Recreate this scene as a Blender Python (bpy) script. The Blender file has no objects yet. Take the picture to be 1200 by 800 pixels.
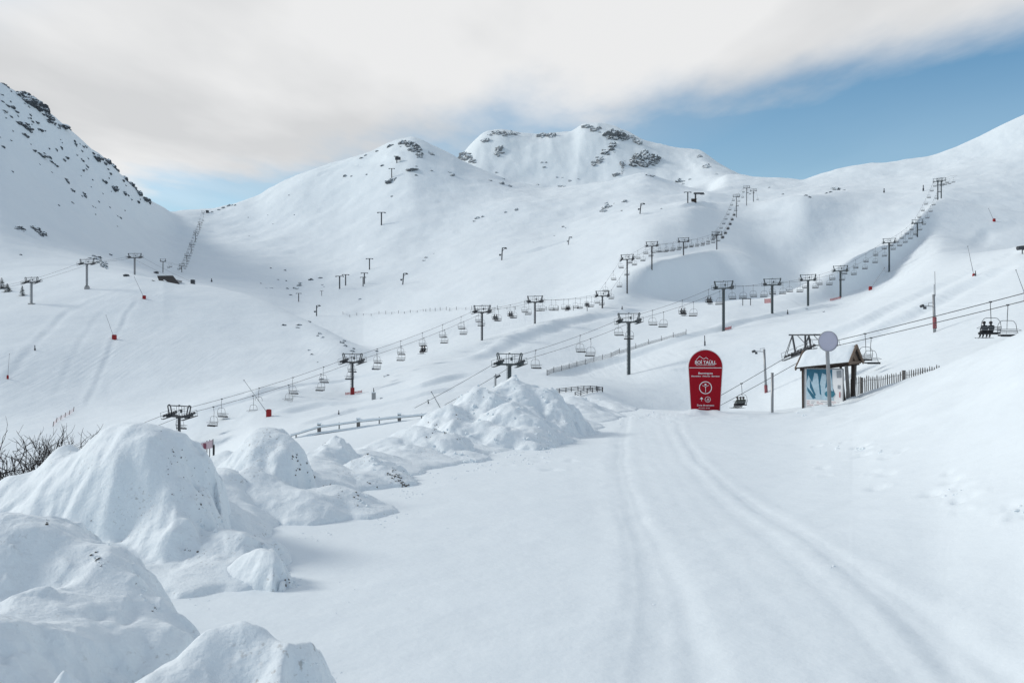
import bpy, bmesh, math, random
import numpy as np
from mathutils import Vector, Matrix

rnd = random.Random(7)
scene = bpy.context.scene
COL = scene.collection
F = 1039.0            # focal length in photo pixels (photo is 1200 wide)
CZ = 1.7              # camera height above the snow

# ------------------------------------------------------------------ camera
cam = bpy.data.cameras.new('camera')
cam.sensor_width = 36.0
cam.lens = 36.0 * F / 1200.0
cam.clip_start = 0.05
cam.clip_end = 6000.0
camo = bpy.data.objects.new('camera', cam)
COL.objects.link(camo)
camo.location = (0, 0, CZ)
camo.rotation_euler = (math.radians(90), 0, 0)
scene.camera = camo

# ------------------------------------------------------------------ light
SUN_EL = 31.0
SUN_DIR = Vector((-0.95, 0.26, 0.0)).normalized() * math.cos(math.radians(SUN_EL)) + Vector((0, 0, math.sin(math.radians(SUN_EL))))
world = bpy.data.worlds.new('World')
scene.world = world
world.use_nodes = True
wn = world.node_tree.nodes
wl = world.node_tree.links
wn.clear()


def N(tree, kind, **kw):
    n = tree.nodes.new(kind)
    for k, v in kw.items():
        if k.startswith('i_'):
            n.inputs[k[2:].replace('_', ' ')].default_value = v
        else:
            setattr(n, k, v)
    return n


def build_sky():
    t = world.node_tree
    L = t.links.new
    tc = N(t, 'ShaderNodeTexCoord')
    sky = N(t, 'ShaderNodeTexSky', sky_type='NISHITA', sun_disc=False)
    sky.sun_elevation = math.radians(SUN_EL)
    sky.sun_rotation = math.atan2(SUN_DIR.x, SUN_DIR.y)
    sky.altitude = 800
    sky.dust_density = 0.4
    sky.ozone_density = 0.7
    sky.air_density = 1.0
    sep = N(t, 'ShaderNodeSeparateXYZ')
    L(tc.outputs['Generated'], sep.inputs[0])

    def M(op, a, b=None, c=None, clamp=False):
        n = N(t, 'ShaderNodeMath', operation=op)
        n.use_clamp = clamp
        for i, v in enumerate((a, b, c)):
            if v is None:
                continue
            if isinstance(v, (int, float)):
                n.inputs[i].default_value = v
            else:
                L(v, n.inputs[i])
        return n.outputs[0]
    zc = M('MAXIMUM', sep.outputs[2], 0.03)
    qx = M('DIVIDE', sep.outputs[0], zc)
    qy = M('DIVIDE', sep.outputs[1], zc)
    comb = N(t, 'ShaderNodeCombineXYZ')
    L(qx, comb.inputs[0]); L(qy, comb.inputs[1])
    # flat cloud deck seen in perspective: position on the deck = direction / height
    n1 = N(t, 'ShaderNodeTexNoise')
    n1.inputs['Scale'].default_value = 0.75
    n1.inputs['Detail'].default_value = 6
    n1.inputs['Roughness'].default_value = 0.52
    n1.inputs['Distortion'].default_value = 0.25
    mp = N(t, 'ShaderNodeMapping')
    mp.inputs['Rotation'].default_value = (0, 0, math.radians(-36))
    mp.inputs['Scale'].default_value = (0.95, 0.42, 1.0)
    mp.inputs['Location'].default_value = (5.5, 9.1, 0)
    L(comb.outputs[0], mp.inputs[0]); L(mp.outputs[0], n1.inputs['Vector'])
    n2 = N(t, 'ShaderNodeTexNoise')
    n2.inputs['Scale'].default_value = 2.4
    n2.inputs['Detail'].default_value = 7
    n2.inputs['Roughness'].default_value = 0.55
    L(mp.outputs[0], n2.inputs['Vector'])
    # straight edge of the deck in plan
    e = M('MULTIPLY_ADD', qx, 0.59, M('MULTIPLY', qy, 0.81))
    nz = M('MULTIPLY', M('SUBTRACT', n1.outputs['Fac'], 0.5), 2.0)
    nz2 = M('MULTIPLY', M('SUBTRACT', n2.outputs['Fac'], 0.5), 1.3)
    ee = M('ADD', e, M('ADD', nz, nz2))
    mr = N(t, 'ShaderNodeMapRange', interpolation_type='SMOOTHSTEP')
    mr.inputs['From Min'].default_value = 4.15
    mr.inputs['From Max'].default_value = 2.75
    mr.inputs['To Min'].default_value = 0.0
    mr.inputs['To Max'].default_value = 1.0
    L(ee, mr.inputs['Value'])
    # further back the deck is broken, with blue between the banks
    n4 = N(t, 'ShaderNodeTexNoise')
    n4.inputs['Scale'].default_value = 0.9
    n4.inputs['Detail'].default_value = 5
    L(mp.outputs[0], n4.inputs['Vector'])
    brk = N(t, 'ShaderNodeMapRange', interpolation_type='SMOOTHSTEP')
    brk.inputs['From Min'].default_value = 1.5
    brk.inputs['From Max'].default_value = 0.3
    L(e, brk.inputs['Value'])
    gap = N(t, 'ShaderNodeMapRange', interpolation_type='SMOOTHSTEP')
    gap.inputs['From Min'].default_value = 0.37
    gap.inputs['From Max'].default_value = 0.51
    L(n4.outputs['Fac'], gap.inputs['Value'])
    deck = M('MULTIPLY', mr.outputs[0], M('SUBTRACT', 1.0, M('MULTIPLY', M('MULTIPLY', brk.outputs[0], 0.85), gap.outputs[0])))
    # thin veil everywhere in the clear part, thicker low down
    veil = N(t, 'ShaderNodeMapRange')
    veil.inputs['From Min'].default_value = 0.02
    veil.inputs['From Max'].default_value = 0.29
    veil.inputs['To Min'].default_value = 0.42
    veil.inputs['To Max'].default_value = 0.0
    L(sep.outputs[2], veil.inputs['Value'])
    # a wide skirt of thin ice cloud round the deck, thicker towards the west
    sk = N(t, 'ShaderNodeMapRange', interpolation_type='SMOOTHSTEP')
    sk.inputs['From Min'].default_value = 6.5
    sk.inputs['From Max'].default_value = 2.8
    L(M('ADD', e, M('MULTIPLY', nz2, 1.5)), sk.inputs['Value'])
    wst = N(t, 'ShaderNodeMapRange', interpolation_type='SMOOTHSTEP')
    wst.inputs['From Min'].default_value = 0.46
    wst.inputs['From Max'].default_value = -0.15
    L(sep.outputs[0], wst.inputs['Value'])
    thin = M('MULTIPLY', M('MULTIPLY', sk.outputs[0], wst.outputs[0]), 0.50)
    fac = M('MAXIMUM', M('MAXIMUM', deck, veil.outputs[0]), thin)
    # cloud brightness
    n3 = N(t, 'ShaderNodeTexNoise')
    n3.inputs['Scale'].default_value = 0.85
    n3.inputs['Detail'].default_value = 5
    n3.inputs['Roughness'].default_value = 0.5
    mp3 = N(t, 'ShaderNodeMapping')
    mp3.inputs['Rotation'].default_value = (0, 0, math.radians(-36))
    mp3.inputs['Scale'].default_value = (0.9, 0.40, 1.0)
    mp3.inputs['Location'].default_value = (7.4, 2.2, 0)
    L(comb.outputs[0], mp3.inputs[0]); L(mp3.outputs[0], n3.inputs['Vector'])
    cr = N(t, 'ShaderNodeValToRGB')
    cr.color_ramp.elements[0].position = 0.40
    cr.color_ramp.elements[0].color = (0.74, 0.752, 0.765, 1)
    cr.color_ramp.elements[1].position = 0.58
    cr.color_ramp.elements[1].color = (0.93, 0.935, 0.94, 1)
    L(n3.outputs['Fac'], cr.inputs[0])
    b1 = N(t, 'ShaderNodeBackground')
    b1.inputs['Strength'].default_value = SKY_STRENGTH
    tint = N(t, 'ShaderNodeMix', data_type='RGBA', blend_type='MULTIPLY')
    tint.inputs[0].default_value = 1.0
    tint.inputs[7].default_value = (0.70, 1.03, 1.10, 1)
    L(sky.outputs[0], tint.inputs[6])
    L(tint.outputs[2], b1.inputs[0])
    b2 = N(t, 'ShaderNodeBackground')
    b2.inputs['Strength'].default_value = CLOUD_STRENGTH
    L(cr.outputs[0], b2.inputs[0])
    mix = N(t, 'ShaderNodeMixShader')
    L(fac, mix.inputs[0]); L(b1.outputs[0], mix.inputs[1]); L(b2.outputs[0], mix.inputs[2])
    out = N(t, 'ShaderNodeOutputWorld')
    L(mix.outputs[0], out.inputs[0])


SKY_STRENGTH = 0.118
CLOUD_STRENGTH = 0.90
build_sky()

sun = bpy.data.lights.new('sun', 'SUN')
sun.energy = 2.1
sun.angle = math.radians(14)
sun.color = (1.0, 0.94, 0.86)
suno = bpy.data.objects.new('sun', sun)
COL.objects.link(suno)
suno.rotation_euler = SUN_DIR.to_track_quat('Z', 'Y').to_euler()

vs = scene.view_settings
vs.view_transform = 'Standard'
vs.look = 'None'
vs.exposure = 0.0
vs.gamma = 1.0
scene.cycles.max_bounces = 6
scene.cycles.diffuse_bounces = 3
scene.cycles.use_denoising = True

# ------------------------------------------------------------------ materials
def new_mat(name):
    m = bpy.data.materials.new(name)
    m.use_nodes = True
    t = m.node_tree
    b = t.nodes['Principled BSDF']
    return m, t, b


def snow_material(name, base=(0.772, 0.842, 0.882), detail=1.0, tracks=0.0, scales=((300.0, 0.0006), (22.0, 0.0018), (1.6, 0.035))):
    m, t, b = new_mat(name)
    L = t.links.new
    b.inputs['Roughness'].default_value = 0.62
    b.inputs['Specular IOR Level'].default_value = 0.18
    geo = N(t, 'ShaderNodeNewGeometry')
    prev = None
    tot = None
    for sc, amp in scales:
        n = N(t, 'ShaderNodeTexNoise')
        n.inputs['Scale'].default_value = sc
        n.inputs['Detail'].default_value = 5
        n.inputs['Roughness'].default_value = 0.55
        L(geo.outputs['Position'], n.inputs['Vector'])
        mu = N(t, 'ShaderNodeMath', operation='MULTIPLY_ADD')
        L(n.outputs['Fac'], mu.inputs[0])
        mu.inputs[1].default_value = amp * detail
        if tot is None:
            mu.inputs[2].default_value = 0
        else:
            L(tot, mu.inputs[2])
        tot = mu.outputs[0]
        prev = n
    if tracks:
        # ski and groomer lines running down the fall line
        mp = N(t, 'ShaderNodeMapping')
        mp.inputs['Scale'].default_value = (1.1, 0.05, 0.05)
        mp.inputs['Rotation'].default_value = (0, 0, math.radians(-28))
        L(geo.outputs['Position'], mp.inputs[0])
        n = N(t, 'ShaderNodeTexNoise')
        n.inputs['Scale'].default_value = 1.0
        n.inputs['Detail'].default_value = 3
        L(mp.outputs[0], n.inputs['Vector'])
        mk = N(t, 'ShaderNodeTexNoise')
        mk.inputs['Scale'].default_value = 0.018
        mk.inputs['Detail'].default_value = 2
        L(geo.outputs['Position'], mk.inputs['Vector'])
        mm = N(t, 'ShaderNodeMapRange', interpolation_type='SMOOTHSTEP')
        mm.inputs['From Min'].default_value = 0.45
        mm.inputs['From Max'].default_value = 0.6
        mm.inputs['To Max'].default_value = tracks
        L(mk.outputs['Fac'], mm.inputs['Value'])
        mu = N(t, 'ShaderNodeMath', operation='MULTIPLY_ADD')
        L(n.outputs['Fac'], mu.inputs[0]); L(mm.outputs[0], mu.inputs[1]); L(tot, mu.inputs[2])
        tot = mu.outputs[0]
    bump = N(t, 'ShaderNodeBump')
    bump.inputs['Strength'].default_value = 1.0
    bump.inputs['Distance'].default_value = 1.0
    L(tot, bump.inputs['Height'])
    L(bump.outputs[0], b.inputs['Normal'])
    mx = N(t, 'ShaderNodeMix', data_type='RGBA')
    mx.inputs[6].default_value = (*[c * 0.965 for c in base], 1)
    mx.inputs[7].default_value = (*base, 1)
    L(prev.outputs['Fac'], mx.inputs[0])
    L(mx.outputs[2], b.inputs['Base Color'])
    return m


def plain(name, col, rough=0.6, metal=0.0, var=0.15, scale=6.0, snowy=0.0, spec=0.4):
    """painted / weathered surface with tonal variation and, optionally, snow lying on faces that look up"""
    m, t, b = new_mat(name)
    L = t.links.new
    b.inputs['Roughness'].default_value = rough
    b.inputs['Metallic'].default_value = metal
    b.inputs['Specular IOR Level'].default_value = spec
    geo = N(t, 'ShaderNodeNewGeometry')
    n = N(t, 'ShaderNodeTexNoise')
    n.inputs['Scale'].default_value = scale
    n.inputs['Detail'].default_value = 4
    L(geo.outputs['Position'], n.inputs['Vector'])
    mx = N(t, 'ShaderNodeMix', data_type='RGBA')
    mx.inputs[6].default_value = (*[c * (1 - var) for c in col], 1)
    mx.inputs[7].default_value = (*[min(1, c * (1 + var)) for c in col], 1)
    L(n.outputs['Fac'], mx.inputs[0])
    src = mx.outputs[2]
    if snowy > 0:
        sp = N(t, 'ShaderNodeSeparateXYZ')
        L(geo.outputs['Normal'], sp.inputs[0])
        ad = N(t, 'ShaderNodeMath', operation='MULTIPLY_ADD')
        L(n.outputs['Fac'], ad.inputs[0]); ad.inputs[1].default_value = 0.9; L(sp.outputs[2], ad.inputs[2])
        mr = N(t, 'ShaderNodeMapRange', interpolation_type='SMOOTHSTEP')
        mr.inputs['From Min'].default_value = 1.32 - snowy
        mr.inputs['From Max'].default_value = 1.47 - snowy
        L(ad.outputs[0], mr.inputs['Value'])
        m2 = N(t, 'ShaderNodeMix', data_type='RGBA')
        L(mr.outputs[0], m2.inputs[0]); L(src, m2.inputs[6])
        m2.inputs[7].default_value = (0.772, 0.842, 0.882, 1)
        src = m2.outputs[2]
    L(src, b.inputs['Base Color'])
    return m


MAT = {}
MAT['snow'] = snow_material('snow')
MAT['snow_far'] = snow_material('snow_far', scales=((1.6, 0.03), (0.22, 0.22), (0.035, 1.2)))
MAT['snow_piste'] = snow_material('snow_piste', tracks=0.13, scales=((3.0, 0.02), (0.5, 0.12), (0.05, 0.8)))
MAT['snow_bank'] = snow_material('snow_bank', scales=((400.0, 0.0009), (45.0, 0.0030), (9.0, 0.012), (2.5, 0.04)))
# ploughed snow: the same snow with grit and road dirt frozen into it in patches
_m = snow_material('snow_dirty', scales=((400.0, 0.0009), (45.0, 0.0045), (9.0, 0.014), (2.5, 0.04)))
_t = _m.node_tree
_bs = _t.nodes['Principled BSDF']
_src = _bs.inputs['Base Color'].links[0].from_socket
_geo = N(_t, 'ShaderNodeNewGeometry')
_fac = None
for _s, _lo, _hi in ((34.0, 0.60, 0.70), (1.7, 0.50, 0.62)):
    _n = N(_t, 'ShaderNodeTexNoise')
    _n.inputs['Scale'].default_value = _s
    _n.inputs['Detail'].default_value = 4
    _t.links.new(_geo.outputs['Position'], _n.inputs['Vector'])
    _r = N(_t, 'ShaderNodeMapRange')
    _r.inputs['From Min'].default_value = _lo
    _r.inputs['From Max'].default_value = _hi
    _t.links.new(_n.outputs['Fac'], _r.inputs['Value'])
    if _fac is None:
        _fac = _r.outputs[0]
    else:
        _k = N(_t, 'ShaderNodeMath', operation='MULTIPLY')
        _t.links.new(_fac, _k.inputs[0]); _t.links.new(_r.outputs[0], _k.inputs[1]); _fac = _k.outputs[0]
_k = N(_t, 'ShaderNodeMath', operation='MULTIPLY'); _k.inputs[1].default_value = 0.6
_t.links.new(_fac, _k.inputs[0])
_mx = N(_t, 'ShaderNodeMix', data_type='RGBA')
_mx.inputs[7].default_value = (0.30, 0.29, 0.27, 1)
_t.links.new(_k.outputs[0], _mx.inputs[0]); _t.links.new(_src, _mx.inputs[6]); _t.links.new(_mx.outputs[2], _bs.inputs['Base Color'])
MAT['snow_dirty'] = _m
MAT['rock'] = plain('rock', (0.14, 0.15, 0.16), 0.9, var=0.5, scale=0.45, snowy=0.52)
MAT['rock_dark'] = plain('rock_dark', (0.068, 0.076, 0.086), 0.9, var=0.45, scale=0.5, snowy=0.50)
MAT['rock_hazed'] = plain('rock_hazed', (0.24, 0.25, 0.265), 0.9, var=0.45, scale=0.25, snowy=0.52)  # far rock: distance haze put into the base colour as a paler grey
MAT['stone'] = plain('stone', (0.13, 0.12, 0.11), 0.95, var=0.4, scale=30, snowy=0.35)
MAT['green_steel'] = plain('green_steel', (0.058, 0.075, 0.082), 0.5, var=0.12)
MAT['dark_steel'] = plain('dark_steel', (0.055, 0.06, 0.068), 0.5, var=0.15)
MAT['galvanised'] = plain('galvanised', (0.30, 0.31, 0.32), 0.45, 0.5, var=0.12)
MAT['rope'] = plain('rope', (0.05, 0.052, 0.055), 0.6, 0.3)
MAT['seat'] = plain('seat', (0.028, 0.030, 0.034), 0.8, var=0.2, spec=0.2)
MAT['chair_bar'] = plain('chair_bar', (0.16, 0.17, 0.18), 0.5, 0.2)
MAT['black'] = plain('black', (0.018, 0.019, 0.022), 0.6)
MAT['red'] = plain('red', (0.33, 0.006, 0.016), 0.6, var=0.06, scale=2, spec=0.12)
MAT['red_faded'] = plain('red_faded', (0.26, 0.085, 0.095), 0.7, var=0.15)
MAT['red_pad'] = plain('red_pad', (0.30, 0.030, 0.032), 0.7, spec=0.15)
MAT['white_paint'] = plain('white_paint', (0.82, 0.82, 0.82), 0.5, var=0.03)
MAT['white_edge'] = plain('white_edge', (0.72, 0.70, 0.70), 0.5, var=0.03)
MAT['wood'] = plain('wood', (0.16, 0.115, 0.085), 0.85, var=0.4, scale=14)
MAT['wood_dark'] = plain('wood_dark', (0.045, 0.035, 0.03), 0.85, var=0.35, scale=14)
MAT['wood_grey'] = plain('wood_grey', (0.16, 0.155, 0.15), 0.9, var=0.35, scale=16)
MAT['fence_dark'] = plain('fence_dark', (0.055, 0.055, 0.06), 0.85, var=0.3, scale=5, snowy=0.3)
MAT['concrete'] = plain('concrete', (0.33, 0.33, 0.33), 0.85, var=0.2, scale=4)
MAT['aluminium'] = plain('aluminium', (0.47, 0.465, 0.56), 0.5, 0.15, var=0.05, scale=3)
MAT['bark'] = plain('bark', (0.045, 0.04, 0.04), 0.9, var=0.3, scale=20, snowy=0.0)
MAT['needles'] = plain('needles', (0.022, 0.035, 0.034), 0.9, var=0.4, scale=2, snowy=0.05)
MAT['jacket_dark'] = plain('jacket_dark', (0.025, 0.028, 0.034), 0.8)
MAT['jacket_olive'] = plain('jacket_olive', (0.05, 0.06, 0.035), 0.8)
MAT['trousers'] = plain('trousers', (0.03, 0.03, 0.035), 0.8)
MAT['skin'] = plain('skin', (0.45, 0.28, 0.21), 0.6)
MAT['net'] = plain('net', (0.22, 0.23, 0.24), 0.8)
MAT['net_red'] = plain('net_red', (0.50, 0.12, 0.12), 0.8)
MAT['map_blue'] = None


# ------------------------------------------------------------------ mesh helpers
class MB:
    def __init__(self):
        self.v = []
        self.f = []

    def add(self, vs, fs):
        o = len(self.v)
        self.v += [tuple(p) for p in vs]
        self.f += [tuple(i + o for i in q) for q in fs]
        return self

    def box(self, c, s, rot=None):
        hx, hy, hz = s[0] / 2, s[1] / 2, s[2] / 2
        P = [Vector((x, y, z)) for x in (-hx, hx) for y in (-hy, hy) for z in (-hz, hz)]
        if rot is not None:
            P = [rot @ p for p in P]
        c = Vector(c)
        return self.add([p + c for p in P], [(0, 1, 3, 2), (4, 6, 7, 5), (0, 4, 5, 1), (2, 3, 7, 6), (0, 2, 6, 4), (1, 5, 7, 3)])

    def beam(self, a, b, w, h, up=(0, 0, 1)):
        """rectangular bar from a to b"""
        a = Vector(a); b = Vector(b)
        d = (b - a)
        ln = d.length
        y = d.normalized()
        x = y.cross(Vector(up))
        if x.length < 1e-4:
            x = y.cross(Vector((1, 0, 0)))
        x.normalize()
        z = x.cross(y)
        R = Matrix((x, y, z)).transposed()
        return self.box((a + b) / 2, (w, ln, h), R)

    def tube(self, pts, r, n=6, r1=None, cap=True):
        pts = [Vector(p) for p in pts]
        k = len(pts)
        rs = [r if r1 is None else r + (r1 - r) * i / (k - 1) for i in range(k)]
        o = len(self.v)
        prevx = None
        for i, p in enumerate(pts):
            d = (pts[min(i + 1, k - 1)] - pts[max(i - 1, 0)]).normalized()
            ref = Vector((0, 0, 1)) if abs(d.z) < 0.95 else Vector((1, 0, 0))
            x = d.cross(ref).normalized()
            if prevx is not None:
                x = (prevx - d * prevx.dot(d)).normalized()
            prevx = x
            y = d.cross(x)
            for j in range(n):
                a = 2 * math.pi * j / n
                self.v.append(tuple(p + (x * math.cos(a) + y * math.sin(a)) * rs[i]))
        for i in range(k - 1):
            for j in range(n):
                a = o + i * n + j
                b = o + i * n + (j + 1) % n
                self.f.append((a, b, b + n, a + n))
        if cap:
            self.f.append(tuple(o + j for j in reversed(range(n))))
            self.f.append(tuple(o + (k - 1) * n + j for j in range(n)))
        return self

    def disc(self, c, axis, r, th, n=12):
        c = Vector(c); ax = Vector(axis).normalized()
        return self.tube([c - ax * th / 2, c + ax * th / 2], r, n)

    def mesh(self, name, mat, smooth=False):
        me = bpy.data.meshes.new(name)
        me.from_pydata(self.v, [], self.f)
        me.materials.append(MAT[mat] if isinstance(mat, str) else mat)
        if smooth:
            me.polygons.foreach_set('use_smooth', [True] * len(me.polygons))
        me.update()
        return me

    def build(self, name, mat, parent=None, smooth=False):
        return obj(name, self.mesh(name, mat, smooth), parent)


def obj(name, me, parent=None, loc=None):
    o = bpy.data.objects.new(name, me)
    COL.objects.link(o)
    if parent is not None:
        o.parent = parent
    if loc is not None:
        o.location = loc
    return o


def tag(o, label, cat, group=None):
    o['label'] = label
    o['category'] = cat
    if group:
        o['group'] = group
    return o


def thing(name, label, cat, loc=(0, 0, 0), rz=0.0, group=None):
    o = bpy.data.objects.new(name, None)
    o.empty_display_size = 0.2
    COL.objects.link(o)
    o.location = loc
    o.rotation_euler = (0, 0, rz)
    return tag(o, label, cat, group)


def structure(o):
    o['kind'] = 'structure'
    return o


# ------------------------------------------------------------------ noise (numpy gradient noise)
_rs = np.random.RandomState(11)
_perm = _rs.permutation(256)
_perm = np.concatenate([_perm, _perm, _perm])
_grad = np.stack([np.cos(np.arange(256) * 2 * np.pi / 256), np.sin(np.arange(256) * 2 * np.pi / 256)], 1)


def pnoise(x, y, seed=0):
    x = np.asarray(x, float) + seed * 17.31
    y = np.asarray(y, float) + seed * 9.77
    xi = np.floor(x).astype(int); yi = np.floor(y).astype(int)
    xf = x - xi; yf = y - yi
    xi &= 255; yi &= 255
    u = xf * xf * xf * (xf * (xf * 6 - 15) + 10)
    v = yf * yf * yf * (yf * (yf * 6 - 15) + 10)

    def g(ix, iy, dx, dy):
        h = _perm[_perm[ix & 255] + (iy & 255)]
        return _grad[h, 0] * dx + _grad[h, 1] * dy
    a = g(xi, yi, xf, yf); b = g(xi + 1, yi, xf - 1, yf)
    c = g(xi, yi + 1, xf, yf - 1); d = g(xi + 1, yi + 1, xf - 1, yf - 1)
    return (a + u * (b - a)) + v * ((c + u * (d - c)) - (a + u * (b - a)))


def fbm(x, y, wl, octs=4, seed=0, gain=0.5):
    s = 0.0; a = 1.0; f = 1.0 / wl
    for o in range(octs):
        s = s + a * pnoise(x * f, y * f, seed + o * 3)
        a *= gain; f *= 2.03
    return s


def sstep(a, b, x):
    t = np.clip((x - a) / (b - a), 0, 1)
    return t * t * (3 - 2 * t)


# ------------------------------------------------------------------ terrain
# survey of the valley: along each bearing (given as the photo column it falls in) the ground height at a
# series of distances; entries are (distance, photo row) pairs turned into heights, or (distance, None, height)
PX = [-400, -100, 0, 100, 158, 200, 250, 300, 350, 400, 430, 500, 565, 600, 650, 700, 735, 764, 801, 840, 875, 900, 940, 1000, 1050, 1100, 1150, 1200, 1300, 1600]
nan = None


def line(d):
    """d: {px: (y, py) or (y, None, z)} -> arrays (y, z) over PX by linear interpolation"""
    ks = sorted(d)
    ys = []; zs = []
    for k in ks:
        q = d[k]
        y = q[0]
        z = q[2] if len(q) == 3 else CZ + (400 - q[1]) / F * y
        ys.append(y); zs.append(z)
    return np.array(ks, float), np.array(ys, float), np.array(zs, float)


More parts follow.
